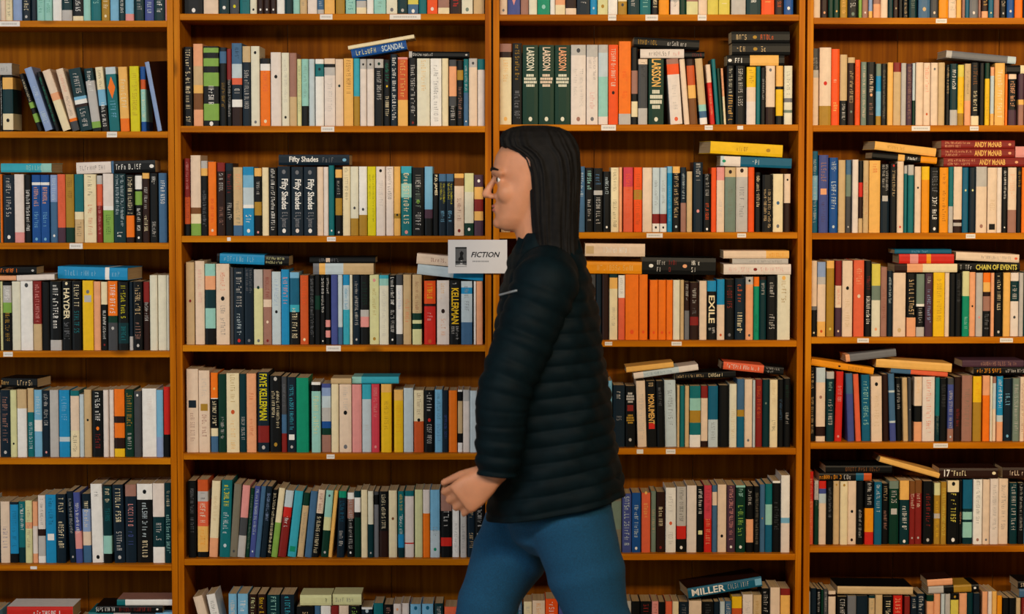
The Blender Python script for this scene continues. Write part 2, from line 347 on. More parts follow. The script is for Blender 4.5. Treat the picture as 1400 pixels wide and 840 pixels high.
# one line per shelf row; books: left right top (crop pixels) colours |lettering
DATA = r"""
@A0 0 0 5.833 -420
0 40 . p; 40 95 . C |.5-.95 K ~; 96 170 . v:.7,H; 172 240 . N |.4-.88 C ~|.94 S *; 241 288 . N; 290 350 . A |.4-.9 G ~; 351 412 . A |.4-.9 G ~; 415 487 . W; 490 572 . t:.85,S |.4-.8 W ~; 575 660 . K:.93,C |.5-.9 W ~; 662 720 . A; 722 802 . T |.6-.8 A ~; 805 870 . y |.93 C *|.5-.85 C ~; 872 943 . b; 945 993 . t |.5-.9 W ~; 995 1064 . b:.9,P; 1070 1143 . t |.5-.9 S ~; 1148 1222 . v |.5-.9 L ~; 1225 1310 . t |.5-.9 W ~; 1313 1329 . P
@A1 0 60 5.833
0 14 250 K |.1-.9 W ~; 18 103 255 K:.03,J:.24,t:.68,C:.97,K |.8 K *; L 0 95 150 245 0 S |.1-.8 h ~
150 188 240 K:.5,E:.6,K:.7,E:.85,K |.1-.5 C ~ >150; 192 258 192 H |.3-.55 L ~|.7-.9 L ~ >165; 290 325 225 K |.1-.9 G ~ >150; 332 402 210 p:.38,F:.5,C >165; 445 507 200 p:.8,O:.85,s |.1-.4 X ~|.45-.78 s ~ >130; 540 648 195 t:.45,b:.5,W:.57,m:.62,t |.08-.45 S ~|.65-.95 S ~ >95; 662 742 195 t:.2,S:.85,E:.95,K |.05-.4 W ~ >68; 757 820 185 C:.35,b:.6,K |.03-.35 K ~|.55-.95 W ~ >50; 840 922 185 L:.11,T |.32 O ^|.52-.82 b ~ >32; 940 1012 183 J:.8,O |.2-.7 C ~ >18; 1030 1106 178 Z |.1-.8 y ~ >8; 1118 1160 182 B:.2,o:.35,A:.85,B |.4-.8 C ~ >8; 1148 1192 145 H/m >100 <-20
@A2 0 205 5.833
0 18 195 O; 22 110 200 N |.05-.65 S ~|.92 W *; 113 190 195 w:.85,P; 192 245 200 K |.22-.85 W ~; 250 321 200 B:.11,W:.15,B |.18-.5 F ~|.55-.8 b ~|.95 b *; 323 392 200 B:.11,W:.15,B |.18-.5 F ~|.55-.8 b ~|.95 b *; 396 455 200 H:.4,D |.05-.4 L ~|.9 W *; 458 521 195 X:.78,V |.1-.6 o ~; 523 590 195 y:.78,g |.05-.4 M ~; 592 664 195 T:.55,C:.66,c |.7-.95 K ~; 668 766 195 C |.03-.35 K ~|.45-.9 o ~; 770 814 205 S:.13,X:.45,r |.4-.9 P ~; 816 901 190 w:.47,W:.53,E |.6-.9 g ~; 905 1000 190 t |.02-.8 L ~2|.85-.95 W ~; 1005 1069 200 K:.6,O:.92,m |.03-.6 C ~; 1072 1130 195 K:.02,W:.22,K:.25,E:.45,K |.5-.85 W ~|.93 W *; 1134 1190 185 J:.08,m |.2-.55 S ~|.6-.85 C ~; 1194 1255 185 K |.05-.2 W ~|.7-.95 S ~; 1262 1328 185 D |.1-.45 W ~
L 0 415 118 190 0 Q:.8,A |.5-.9 A ~ <-6; L 612 888 98 190 -10 w |.1-.9 s ~; L 892 1240 85 185 -10 D:.05,K |.1-.75 W ~|.92 W *
@A3 0 355 5.833
0 20 175 e; 22 90 180 K:.05,S:.3,E:.45,K |.08-.3 W ~|.45-.9 y ~; 92 160 175 I; 162 260 172 W |.06 s *; 264 330 172 r:.62,c |.05-.6 P ~; 335 394 180 K; 398 488 175 K:.85,S |.05-.75 W ~; 492 565 175 K |.03-.08 C *|.1-.55 C HAYDER|.6-.9 h ~; 568 645 175 K |.05-.38 C ~|.43-.78 T ~; 655 742 168 Y |.16 h *|.26 S #; 746 800 175 F; 805 856 178 C:.33,K |.4-.85 W ~|.92 r *; 860 936 172 O:.5,g:.6,s |.05-.5 W ~|.68 S *; 940 1022 178 K:.6,t:.9,K |.05-.55 Z ~|.65-.9 T ~; 1028 1058 178 N:.8,S; 1062 1135 175 K |.05-.5 c ~|.6-.85 k ~|.93 S *; 1140 1190 178 r:.3,m |.3-.6 S ~; 1194 1255 125 I; 1257 1325 125 I; 1327 1349 125 I
L 0 290 68 130 0 K |.02-.55 O ~|.9 S *; L 0 133 132 170 0 F; L 137 438 122 168 -10 w; L 443 1022 62 162 10 U:.68,W:.74,U |.1-.6 b ~|.78-.92 b ~ <-9
@A4 0 500 5.833
0 79 195 N |.1-.8 k ~|.93 S *; 81 132 195 e |.8 K *; 136 212 190 c:.28,W; 215 265 182 c:.35,T |.5-.9 L ~; 268 331 195 b:.45,W:.62,b |.1-.4 L ~; 335 392 200 N |.05-.55 S ~|.93 P *; 395 466 195 S; 470 554 195 U:.7,L:.77,U |.1-.5 b ~; 560 630 200 T:.08,p:.6,C |.65-.95 K ~; 632 668 230 L; 670 728 192 c |.45 K *; 735 819 200 K |.03-.5 W ~|.57 O *|.65-.9 r ~; 822 865 195 w; 867 904 195 w; 907 990 190 O:.4,m:.5,O:.72,m:.88,Y; 995 1064 190 g |.05-.58 y ~|.65-.9 S ~; 1068 1125 205 s |.06 W *; 1129 1245 185 W |.1-.5 w ~; 1247 1300 195 b:.7,H; 1304 1355 170 R:.68,K
L 0 300 105 178 0 K |.0-.3 J ~|.45-.95 c ~ <-10
@A5 0 645 5.833
0 75 240 p |.4-.8 v ~; 77 144 245 N:.04,U:.85,K |.1-.8 i ~; 146 198 240 T:.75,t |.05-.5 W ~; 200 255 230 e:.35,F:.45,e |.1-.8 z ~; 258 298 240 F:.4,w:.85,F; 301 360 190 w:.5,m:.6,S:.9,W |.05-.45 K ~; 362 445 185 U |.05-.45 t ~|.62 W #; 450 524 180 N |.05-.3 C ~|.4-.8 C ~; 527 580 160 N |.1-.6 S ~|.92 S * >25; 582 642 165 v:.55,P:.8,v |.15-.6 W ~ >20; 646 715 180 N:.22,H:.55,p:.75,D |.1-.5 C ~ >8; 718 815 100 W |.1-.2 K ~|.93 K * >12; 818 890 105 K:.02,t:.65,A:.88,K |.05-.25 C ~|.3-.5 T ~; 893 985 105 N |.05-.5 C ~|.6-.85 S ~|.93 S * >15; 990 1083 105 k:.15,N |.25-.55 P ~|.6-.85 v ~ ; 1088 1213 100 W:.2,K |.1 K *|.24-.7 L ~|.72-.95 C ~; 1216 1310 95 w:.42,t:.8,W |.5-.75 S ~; 1313 1366 90 t |.1-.3 C ~|.4-.9 A ~
@A6 0 780 5.833
1 60 400 r; 62 150 420 K; 152 260 420 T; 262 340 420 w; 342 430 420 K; 432 540 420 c; 542 620 420 N; 622 690 390 c; 692 770 400 t; 772 860 400 K; 862 960 400 S; 962 1050 400 D; 1052 1150 400 K; 1152 1240 400 w; 1242 1370 400 t
L 55 580 315 420 0 R/W |.4-.9 W ~; L 770 1300 280 333 0 K |.0-.3 W ~|.35-.85 r ~|.92 W *; L 935 1375 213 262 0 T:.15,W/k; L 705 1375 338 400 0 T:.3,S:.5,N:.8,b |.1-.9 W ~
@B0 240 0 6.364 -460
72 236 . K |.94 W *; 240 370 . p; 375 464 . t |.9 W *; 468 550 . s |.88 Z *; 555 642 . T |.5-.85 t ~; 645 705 . I |.93 K *; 708 764 . m |.93 W *; 766 820 . m |.93 W *; 822 875 . m |.93 W *; 877 948 . W |.5-.85 S ~; 950 1018 . t; 1020 1078 . A; 1080 1142 . c |.5-.9 h ~; 1145 1230 . w; 1232 1290 . D:.93,S |.5-.9 L ~; 1292 1383 . J
@B0 450 0 6.364 -460
55 135 . y; 140 228 . A |.3-.95 T ~; 235 322 . D:.8,S:.9,C; 325 385 . W; 388 492 . A |.4-.95 z ~; 495 592 . I |.93 h *; 595 680 . t |.94 S *|.7 S *; 682 777 . L:.78,l:.85,D |.95 W *; 780 848 . T; 850 942 . x |.92 w *; 945 1047 . k:.9,C |.5-.8 p ~; 1050 1150 . m:.1,m |.4-.9 R ~; 1152 1250 . I |.93 z *; 1255 1350 . c
@B1 240 40 6
64 136 145 K |.03-.8 C ~|.88-.98 C ~; 143 222 120 F:.27,c:.5,J:.6,M:.8,F; 228 354 140 K:.02,E:.08,K:.15,E:.25,K:.33,E:.5,K:.72,E:.93,K |.5-.75 W ~|.97 W *; 360 416 150 N:.05,D:.2,K |.45-.8 y ~; 418 458 160 r:.4,K |.4-.9 S ~; 460 545 115 D:.25,L:.42,X:.5,N:.68,W:.77,m |.05-.2 N ~|.55-.65 S ~; 549 615 140 c:.2,N |.3-.8 S ~; 618 690 140 I |.08 K *|.95 h *; 695 776 240 K:.08,W:.18,O |.2-.5 X ~|.93 C *; 780 866 190 w |.33 K *; 868 931 193 I |.88 K *|.1-.7 S ~; 933 993 195 k:.6,c; 996 1032 245 e |.1-.8 z ~; 1034 1090 245 A:.7,K |.1-.6 z ~; 1092 1140 245 L; 1145 1215 245 W:.07,T:.26,W |.15 N *; 1218 1308 240 p:.08,K:.13,S:.25,w |.3-.8 S ~
@B1 450 40 6
50 116 245 p |.4 t *; 119 198 240 J |.03-.55 M ~; 201 250 240 Q:.56,y; 253 307 245 S:.15,w |.08 K *; 309 368 245 S:.15,w |.08 K *; 371 445 245 S:.13,K |.18-.65 S ~|.07 g *; 448 500 250 K |.05-.35 G ~|.4 Y *|.55-.9 C ~; 503 559 205 N |.05-.95 W ~; 562 645 230 P:.03,o:.62,J |.05-.6 J ~; 655 716 235 K |.1-.9 S ~|.95 r *; 720 826 240 I |.03-.5 J ~; 829 922 240 W |.1-.95 h ~; 925 978 240 C; 982 1046 250 s:.1,F:.55,s:.7,K |.7-.95 S ~; 1049 1100 255 K:.15,y:.3,K |.4-.9 k ~; 1102 1143 245 T:.5,D |.1-.5 L ~|.93 W *; 1146 1215 240 S:.13,p |.07 s *; 1218 1277 245 T:.16,w
L 190 640 160 235 -75 B |.03-.48 e ~|.55-.95 L SCANDAL; L 158 700 128 160 -95 C; L 655 1150 172 225 4 S:.05,K |.04-.4 W ~|.95 S *
@B2 240 195 6
72 118 130 r:.5,o:.85,K |.05-.4 P ~|.5-.8 r ~; 121 205 105 p:.65,M:.73,C:.85,E; 208 262 150 S:.1,J:.2,K |.4-.9 h ~; 266 333 158 O |.5-.85 R ~|.93 p *; 340 405 165 r:.12,m |.15-.45 S ~|.6-.9 k ~; 408 470 170 N:.1,K |.15-.45 r ~|.55-.8 S ~; 473 550 203 c:.85,D |.1-.4 F ~|.5-.85 z ~; 552 642 200 U:.12,b:.3,L:.55,W:.6,U |.7-.85 W ~|.93 W *; 646 705 210 J:.12,K:.5,y:.7,K |.2-.4 S ~|.95 P *; 708 763 205 C; 766 830 205 K |.02-.93 W ~; 836 941 195 N |.08 h *|.18-.62 W Fifty Shades|.66-.88 h E L James|.93 W *; 946 1046 200 N |.08 h *|.18-.62 W Fifty Shades|.66-.88 h E L James|.93 w *; 1051 1156 200 N |.08 h *|.18-.62 W Fifty Shades|.66-.88 h E L James|.93 W *; 1159 1211 200 p |.8-.95 S ~; 1213 1253 200 w; 1255 1300 188 T |.93 W *
L 845 1425 97 185 0 N |.15-.56 W Fifty Shades|.62-.82 h ~|.93 b *
@B2 450 195 6
50 105 205 K:.03,J:.15,K:.45,y:.7,K |.2-.4 S ~|.95 S *; 110 172 197 C |.02-.5 s ~; 174 240 197 I:.62,I:.75,y |.6 s *; 243 310 197 W:.7,y |.62 s *; 313 382 197 Z |.12-.8 g ~2; 385 460 197 w |.06 K *|.2-.6 S ~; 463 528 197 w |.02-.5 s ~; 531 585 197 J:.68,y:.75,J |.7 K *; 588 676 195 Q:.1,T:.25,A:.45,T |.1-.85 C ~|.95 P *; 681 778 205 K |.1-.3 S ~|.3-.6 z ~|.5 E *|.65-.95 S ~; 782 849 197 b:.62,V:.75,K; 852 896 255 K |.02-.35 C P.D. JAMES; 899 959 258 D:.12,N |.15-.5 Z ~2|.6-.8 b ~; 961 1021 258 D:.12,N |.15-.5 Z ~2|.6-.8 b ~; 1026 1106 255 J:.07,M:.2,p |.4-.8 r ~|.92 r *; 1109 1186 252 e:.3,I:.8,g |.9 W *; 1190 1265 265 V:.2,J:.4,r:.6,J:.75,V |.1 W *
@B3 240 340 6
84 153 112 c:.43,c:.5,c |.47 r *; 158 236 103 p |.1-.5 P ~; 241 326 125 A:.15,F:.32,t:.55,A:.8,K; 331 441 125 p |.08-.35 X ~|.43 K *|.52-.9 h ~; 445 474 155 s; 476 560 160 N |.05-.1 S ~|.12-.55 S ~|.6-.9 L ~|.95 R *; 562 636 160 N |.02-.35 h ~2|.95 h *; 640 715 172 S:.25,e |.24 g *|.95 h *; 718 786 172 k:.4,p:.5,k |.1-.38 r ~|.7 p *|.95 r *; 789 863 190 L |.55 K *|.1-.5 H ~; 866 932 172 U |.1-.5 P ~; 936 1014 195 b:.08,i:.45,Q:.55,K |.5-.92 C ~; 1020 1089 220 o |.05-.5 x ~|.93 C *; 1096 1140 220 K |.05-.9 h ~; 1142 1186 215 K:.3,g:.5,K; 1188 1226 215 K |.05-.55 W ~|.95 W *; 1228 1268 215 K:.65,P:.75,K:.8,P:.9,K |.05-.3 W ~
L 340 930 58 140 22 K:.04,U:.66,K |.1-.6 b ~|.68-.96 e ~2; L 1130 1625 115 208 0 h:.1,J:.2,L:.5,c; L 1100 1640 62 112 0 K |.15-.5 h ~|.28 p #
@B3 450 340 6
15 70 215 v; 72 110 215 L:.75,D; 112 166 215 U:.15,L:.5,Q |.2-.9 U ~; 168 192 215 I; 195 251 215 N |.1-.75 S ~|.93 S *; 253 325 220 K:.5,S:.6,P:.75,K |.1-.45 g ~; 330 408 215 e |.08 P *|.2-.6 y ~|.92 y *; 411 488 218 Q:.05,A:.15,I |.2-.9 S ~; 492 545 220 K |.03-.45 W ~|.5-.85 S ~|.93 W *; 548 603 215 s:.15,W:.85,s |.2-.5 H ~; 606 672 215 c |.35-.7 X ~; 682 760 215 c:.55,g:.65,e:.7,g:.78,e |.1-.55 r ~; 778 873 265 x:.36,m:.4,R |.05-.3 Y ~|.5-.66 P ~|.95 o *; 883 985 262 w |.05-.33 J ~|.48 m *|.6-.9 F ~; 988 1078 262 K |.03-.09 S ~|.12-.68 Y KELLERMAN|.72-.95 S ~2; 1082 1174 268 L:.1,U:.2,L:.65,D |.08-.5 h ~; 1186 1206 268 W; 1208 1260 268 F
L 715 1180 32 118 40 p |.25-.7 r ~; L 720 1260 124 208 58 L:.55,U
@B4 240 495 6
88 186 58 p |.42 N #|.53-.9 k ~; 188 279 70 p |.1-.35 S ~|.45 y #|.54-.82 r ~; 285 345 90 O:.32,W:.33,K:.7,C:.8,D |.36-.68 C ~|.2 J *; 350 414 100 g |.55-.85 S ~; 417 522 92 C |.02-.4 y ~|.49 o *|.6-.97 J ~; 525 578 98 t |.55-.85 S ~; 581 661 95 F |.25-.45 o ~|.58-.8 o ~; 672 765 85 N:.67,r:.88,N |.02-.6 Z FAYE KELLERMAN|.94 S *; 772 865 115 K |.04 S *|.2-.7 C ~2|.9 y *; 869 912 120 s:.5,D:.75,r |.1-.4 h ~; 915 987 125 N |.1-.72 Q ~|.8 W #|.93 S *; 990 1092 130 G; 1115 1190 165 W:.04,K:.13,A |.2-.8 e ~; 1196 1273 180 v:.06,H:.18,L:.35,S:.55,B:.65,g:.75,k
@B4 450 495 6
17 78 182 C; 82 183 182 p |.05-.4 S ~|.42 K *|.92 h *; 187 266 185 P; 268 345 185 Q:.22,L |.6-.75 S ~; 347 412 182 j |.05-.5 P ~|.92 P *; 426 512 182 J:.12,Y |.25-.7 y ~; 531 607 230 J:.17,Y |.25-.7 a ~; 610 690 215 L; 695 776 232 C:.5,o |.05-.4 M ~|.48 K *; 780 863 232 K |.03-.4 S ~|.48 R *|.55-.9 S ~; 866 930 228 b |.05-.5 K ~|.55-.85 v ~; 932 978 232 N |.4-.8 v ~; 980 1050 235 O; 1055 1095 230 W:.03,K:.18,c:.7,K:.85,W; 1098 1152 230 S:.18,w; 1155 1215 235 L
L 17 183 135 182 0 c; L 187 570 125 182 0 A:.2,Q
@B5 240 640 6
102 168 105 K |.1-.7 h ~; 178 265 98 o:.15,S:.28,X:.6,J:.93,K |.17-.28 N ~|.3-.6 p ~|.65-.9 a ~ >-4; 298 368 108 C:.75,F |.2-.55 c ~ >-30; 378 465 100 T |.07-.4 Z ~|.42-.72 L ~|.85 L * >-25; 480 545 132 q |.92 s * >-42; 548 614 142 P:.45,s:.7,S >-50; 617 648 165 g |.1-.9 z ~ >-48; 651 700 150 v |.05-.7 L ~|.92 L * >-52; 703 745 150 D >-58; 748 796 150 N |.1-.5 H ~ >-56; 800 840 180 K |.05-.95 C ~ >-58; 845 900 165 C:.5,E >-70; 905 972 185 L:.25,R:.4,r |.35-.58 W ~ >-70; 977 1048 190 Q |.88 G # >-65; 1052 1104 205 g:.2,c |.3-.8 h ~ >-60; 1110 1168 190 D >-55; 1172 1228 180 p:.35,K |.05-.35 r ~|.4-.95 C ~ >-60; 1235 1298 185 A:.4,e:.6,g |.08 s *|.93 S * >-48; 1302 1336 185 J >-55
@B5 450 640 6
80 142 190 G:.1,N |.6-.85 S ~|.15-.5 i ~ >-22; 148 204 205 W:.1,k:.4,K |.1-.9 S ~|.93 W * >-4; 206 258 190 t:.1,W:.32,K:.4,g; 262 314 180 C; 318 363 190 I:.5,t |.93 S *; 366 406 195 s:.05,K:.2,h; 409 482 195 K:.6,m |.05-.6 C ~; 488 557 185 C |.42 M *; 565 615 190 T:.65,U:.85,t |.05-.3 Y ~|.35-.65 W ~; 618 694 190 T:.08,w:.78,R:.8,w; 702 766 180 e; 769 826 180 w:.35,O; 829 908 180 b:.6,L |.55-.7 h ~|.88 G *; 916 1006 190 k:.3,K:.7,R:.83,K |.3-.55 S ~; 1009 1066 185 W |.5-.95 h ~; 1076 1128 185 S |.5-.95 h ~
@B6 240 780 6.364
150 240 225 p >150; 262 360 208 W |.1-.5 K ~ >120; 445 532 205 b |.1-.5 p ~; 540 630 205 b |.1-.5 W ~; 640 708 210 m |.05-.5 e ~; 713 786 210 m |.05-.5 Y ~; 796 906 215 t |.03-.4 A ~; 912 1032 215 N |.03-.4 Q ~; 1052 1206 315 K |.1-.5 c ~; 1210 1260 310 D; 1262 1350 308 W
L 1085 1358 207 300 0 e |.8-.95 K ~
@B6 450 780 6.364
16 82 312 r; 86 171 308 p; 175 267 310 K |.03-.5 E ~; 280 377 325 W:.04,N |.07 L *; 386 470 290 T; 475 556 300 K |.05-.3 k ~; 560 628 290 w |.1 F *; 630 695 290 w; 706 800 295 b |.07 i *; 806 906 295 b |.07 i *; 916 992 290 t |.05-.4 S ~; 1002 1112 320 X; 1130 1256 320 W:.03,D
L 30 280 207 302 0 e |.1-.8 h ~
@C0 670 0 6.364 -460
82 150 . p |.93 h *; 152 263 . v |.65 P ^; 266 336 . k; 338 410 . I; 412 521 . G |.88 A *; 523 566 . W; 568 655 . F:.85,C; 658 752 . m:.9,p; 755 870 . N |.4-.9 S ~; 872 932 . U:.6,U |.9 L *; 936 1026 . e |.87 y *; 1028 1112 . W; 1115 1192 . C:.8,y |.85 s *; 1200 1302 . t |.4-.9 S ~; 1305 1400 . T |.4-.9 A ~
@C0 880 0 6.364 -460
70 130 . K |.4-.9 C ~; 133 224 . a; 235 313 . S:.8,w |.4-.9 N ~; 315 372 . g; 375 476 . k:.8,e; 478 556 . p |.6-.8 m ~; 558 652 . l |.5-.8 Y ~; 655 752 . l |.5-.9 C ~; 765 892 . S; 896 1022 . t |.5-.9 W ~; 1026 1141 . x |.4-.85 J ~; 1145 1221 . m |.4-.9 o ~; 1223 1306 . B |.9 W *
@C1 670 40 6
76 176 120 k:.1,m:.17,C |.2-.5 J ~|.93 J *; 182 262 115 K |.02-.48 y ~|.55-.95 h ~; 266 396 130 g |.03-.32 I LARSSON|.36-.53 I ~3|.93 I *; 399 527 130 g |.03-.32 p LARSSON|.36-.53 p ~3|.93 I *; 530 660 130 g |.03-.32 F LARSSON|.36-.53 I ~3|.93 I *; 663 787 128 S:.13,w |.07 s *|.3-.8 S ~2|.93 k *; 791 886 128 S:.15,w |.15-.45 h ~2|.6-.85 P ~|.93 h *; 889 968 128 S:.1,L:.4,A:.9,w; 971 1052 128 x |.05-.55 p ~|.6 m *; 1056 1156 100 O:.87,S |.33-.5 x ~|.6-.72 x ~; 1160 1212 150 K:.3,k:.6,K:.7,C:.9,K; 1215 1292 245 p:.08,s:.75,S |.05-.3 K ~
@C1 880 40 6
40 166 245 g |.0-.42 J LARSSON|.46-.77 I ~3|.92 I *; 185 285 242 k:.08,x:.24,w |.92 X *|.4-.8 S ~ >38; 292 340 245 p >45; 345 412 245 m:.1,o:.4,J:.6,M >34; 420 482 240 c:.7,A:.8,D:.9,W >46; 508 546 290 p:.3,R |.4-.85 F ~ >42; 556 588 245 T >42; 598 624 320 g >34; 632 658 320 F:.5,C |.1-.4 m ~ >30; 675 742 300 K |.05-.48 I ~|.5-.95 J ~; 755 834 300 K |.05-.5 S ~|.52-.7 S ~; 845 921 310 Y:.35,p:.6,w |.05-.3 M ~; 925 960 305 T; 962 1000 315 K |.2-.6 S ~; 1003 1080 300 p:.7,m |.07 h *; 1088 1146 300 J:.35,K:.4,Y:.85,K; 1155 1222 300 I:.55,h:.62,I:.75,z:.8,I |.1-.5 h ~
L -28 330 160 234 0 w |.2-.7 K ~|.75-.95 P ~; L 335 500 180 232 0 K |.4-.9 r ~; L -80 455 62 142 28 K |.05-.4 y ~|.48-.85 S ~; L 685 1155 203 290 0 K:.4,J:.9,K |.05 W *|.14-.4 W ~; L 725 1200 100 197 0 K |.08-.28 c ~|.4 y *|.5-.62 c ~; L 722 1200 2 98 0 K |.08-.28 c ~|.4 y *|.5-.8 o ~
@C2 780 190 4.375
40 86 165 D |.1-.5 L ~; 89 136 172 K |.05-.35 A ~|.5-.85 S ~; 139 193 175 K:.35,S:.42,K |.1-.3 D ~|.45-.9 S ~; 196 238 195 K |.1-.4 L ~|.92 W *; 241 289 172 C |.03-.4 K ~|.5-.95 K ~; 290 310 170 F; 316 374 170 j:.3,X |.1-.8 x ~; 378 429 170 x:.35,y:.5,x |.1-.9 R ~; 431 488 172 p; 490 534 172 L:.72,r:.87,W |.2-.6 h ~|.93 K *; 535 576 172 L:.72,r:.87,W |.2-.6 h ~|.93 K *; 579 609 165 b:.1,U |.3-.9 b ~; 611 656 165 J:.1,K |.05-.8 c ~|.92 L *; 659 692 170 N:.55,k |.1-.5 L ~; 695 728 195 c; 735 792 140 N |.02-.3 S ~|.7 P *; 796 839 210 K |.0-.4 S ~|.5-.8 x ~|.95 W *; 841 872 172 x; 874 921 170 P:.2,p |.5-.8 S ~; 923 988 170 c:.15,z |.07 m *|.3-.8 q ~; 990 1062 170 p:.15,S |.05 m *|.3-.8 h ~; 1064 1101 170 x; 1106 1140 200 K |.05-.6 C ~; 1146 1208 215 K |.25-.95 c ~2; 1212 1273 210 C |.5 D *|.9 h *; 1278 1316 210 p:.5,m |.1 K *
L 895 1320 105 165 16 L:.05,w:.28,i |.05 G *|.45-.6 L ~; L 832 1277 22 96 24 Y |.36-.56 M ~|.8 y * <9
@C3 790 330 4.516
60 110 205 s; 112 147 205 N; 150 192 205 m; 195 246 205 t:.05,J:.22,C |.5-.8 h ~; 250 291 210 W:.35,X |.05-.3 h ~; 293 376 205 O |.88 x *; 378 431 205 O |.88 x *; 445 495 240 O |.88 x *; 497 545 240 O |.88 x *; 547 586 240 O |.88 x *; 588 631 240 I; 633 656 240 c; 659 690 250 m:.5,h |.05-.35 S ~; 693 746 255 m:.6,r:.75,m |.1-.4 S ~|.45-.6 h ~; 750 796 245 p; 799 856 245 U:.18,K |.25-.72 C EXILE|.8-.92 W ~2; 859 906 235 U:.42,p |.92 o *; 909 966 235 K |.1-.5 r ~|.92 h *; 970 1031 230 N |.1-.4 o ~|.55-.97 C ~; 1036 1083 220 S:.12,F |.06 K *|.93 s *; 1086 1120 220 O:.15,G |.6-.9 g ~; 1122 1165 220 m:.05,t |.1-.3 S ~; 1168 1228 215 K |.1-.4 S ~|.6-.85 S ~; 1232 1312 207 I |.1-.45 y ~|.05 J *
L 50 395 125 200 4 a |.2-.9 J ~; L 45 415 38 118 4 p |.3-.8 W ~|.08 c #; L 397 850 130 236 6 K |.12 W *|.2-.34 S ~2|.36-.48 r ~2|.58 F *|.67-.8 W ~2; L 900 1315 138 202 0 w |.08-.4 P ~|.47 r *|.55-.92 P ~; L 955 1300 102 135 0 S |.3-.9 h ~; L 900 1305 50 98 0 p:.65,J |.7-.95 a ~
@C4 820 480 5
92 172 235 N |.1-.3 S ~|.5-.6 h ~; 176 242 240 K |.1-.28 S ~3|.36 r #|.46-.62 y ~3|.88 S *; 247 310 205 p |.2-.9 S ~ >14; 316 380 205 K |.02-.12 c ~|.2-.65 J MONUMENT|.68 R # >12; 384 434 205 K |.1-.4 h ~ >10; 440 522 200 L |.05-.1 h ~|.15-.7 h ~ >10; 525 546 235 c; 549 580 240 T; 583 612 240 c; 615 690 240 T:.2,A:.4,y:.6,T:.8,W; 692 739 240 r:.2,p:.9,m; 742 809 240 i:.55,L |.6-.9 h ~; 815 880 235 K; 885 936 225 I |.4-.9 c ~; 939 988 192 D:.45,y:.55,i; 990 1044 195 p |.9 h *; 1046 1064 200 L; 1066 1112 197 r |.1-.6 o ~; 1115 1159 197 t |.35 z *; 1162 1216 197 C |.05-.4 c ~|.6-.8 K ~; 1219 1257 195 K |.3-.6 D ~; 1260 1306 190 K |.1-.3 g ~|.5-.7 S ~
L 515 930 192 236 -18 K |.02-.5 c ~|.55-.8 C ~; L 235 675 160 202 -62 w:.15,L:.7,w |.15-.6 i ~; L 182 505 122 160 -36 J; L 830 1255 86 140 42 m:.03,X:.68,K |.08-.65 w ~|.72-.95 S ~2
@C5 820 630 5
80 149 240 q:.1,z:.6,q; 153 216 225 v |.05-.9 L ~; 219 280 220 B |.2-.8 L ~|.93 W *; 285 346 220 X |.0-.15 J *|.18-.45 J ~; 350 385 210 z |.3-.7 c ~; 388 446 215 m |.25-.6 C ~|.92 r *; 450 521 185 W |.1-.4 S ~|.55 X *|.65-.9 S ~; 526 592 180 S:.6,R:.8,K |.02-.55 K ~|.93 W *; 595 662 170 w; 666 710 175 K |.05-.45 W ~|.7 e #; 713 766 170 j:.5,R |.05-.45 r ~|.5-.9 F ~; 769 803 170 D:.1,p:.3,D; 806 867 165 p:.7,p |.76 K *; 871 927 170 V |.02-.85 P ~|.92 W *; 931 996 170 A:.03,g |.05-.2 A ~|.3-.8 E ~|.92 W *; 1001 1051 175 K:.5,F:.85,K |.05-.3 S ~; 1055 1093 175 K |.1-.9 q ~; 1096 1131 165 D |.5 y *; 1133 1180 160 T:.3,A:.6,i; 1182 1236 140 W:.03,K |.3-.7 s ~; 1239 1300 100 W:.55,b:.62,w
@C6 700 770 7
112 191 370 C |.1-.4 S ~; 195 316 360 p |.05-.4 a ~; 319 441 345 x |.05-.4 w ~; 446 520 350 v |.1 L *; 1081 1141 365 S; 1145 1225 370 K; 1228 1336 370 K |.05-.4 r ~
@C6 880 770 6.364
71 130 335 P |.05-.5 r ~; 132 186 340 K; 189 247 335 X; 250 305 335 C; 309 390 340 N |.05-.5 h ~; 393 504 330 p; 510 610 340 K |.05-.4 s ~; 612 660 340 N; 663 706 335 L; 709 765 335 D |.05-.3 S ~; 768 856 295 Y:.2,o; 861 950 275 w |.1-.5 S ~; 953 1026 280 c |.1-.5 y ~; 1029 1096 225 K |.05-.4 S ~; 1101 1186 212 p; 1191 1276 225 r:.1,J:.6,r
L 392 1045 240 330 -95 i/m |.05-.5 W MILLER|.54-.85 S ~|.95 b # <6
@D0 1095 0 8.75 -630
132 236 . p; 246 331 . m |.92 F *; 335 397 . g; 400 470 . g |.9 J *; 475 562 . y |.5-.95 J ~; 566 690 . K |.6-.88 S ~|.94 z *; 696 736 . E; 739 810 . k |.92 w *; 816 862 . H:.9,J; 870 956 . k:.8,F; 960 1047 . p; 1052 1110 . t |.6 z *; 1113 1172 . m |.86 c *; 1176 1226 . K; 1229 1292 . K |.5-.98 c ~; 1300 1393 . t |.5-.9 z ~
@D0 1240 0 8.75 -630
145 286 . D |.87 c *; 291 382 . s |.92 p *; 389 502 . a; 506 600 . p |.5-.9 z ~; 603 662 . J; 666 702 . k; 706 756 . i; 759 863 . h |.92 w *; 866 896 . k; 901 977 . m:.9,F |.5-.85 J ~; 985 1049 . i |.92 e *; 1051 1117 . k; 1121 1193 . K |.5-.85 p ~|.93 S *; 1200 1287 . B |.9 w *; 1300 1398 . O
@D1 1095 50 6.4625
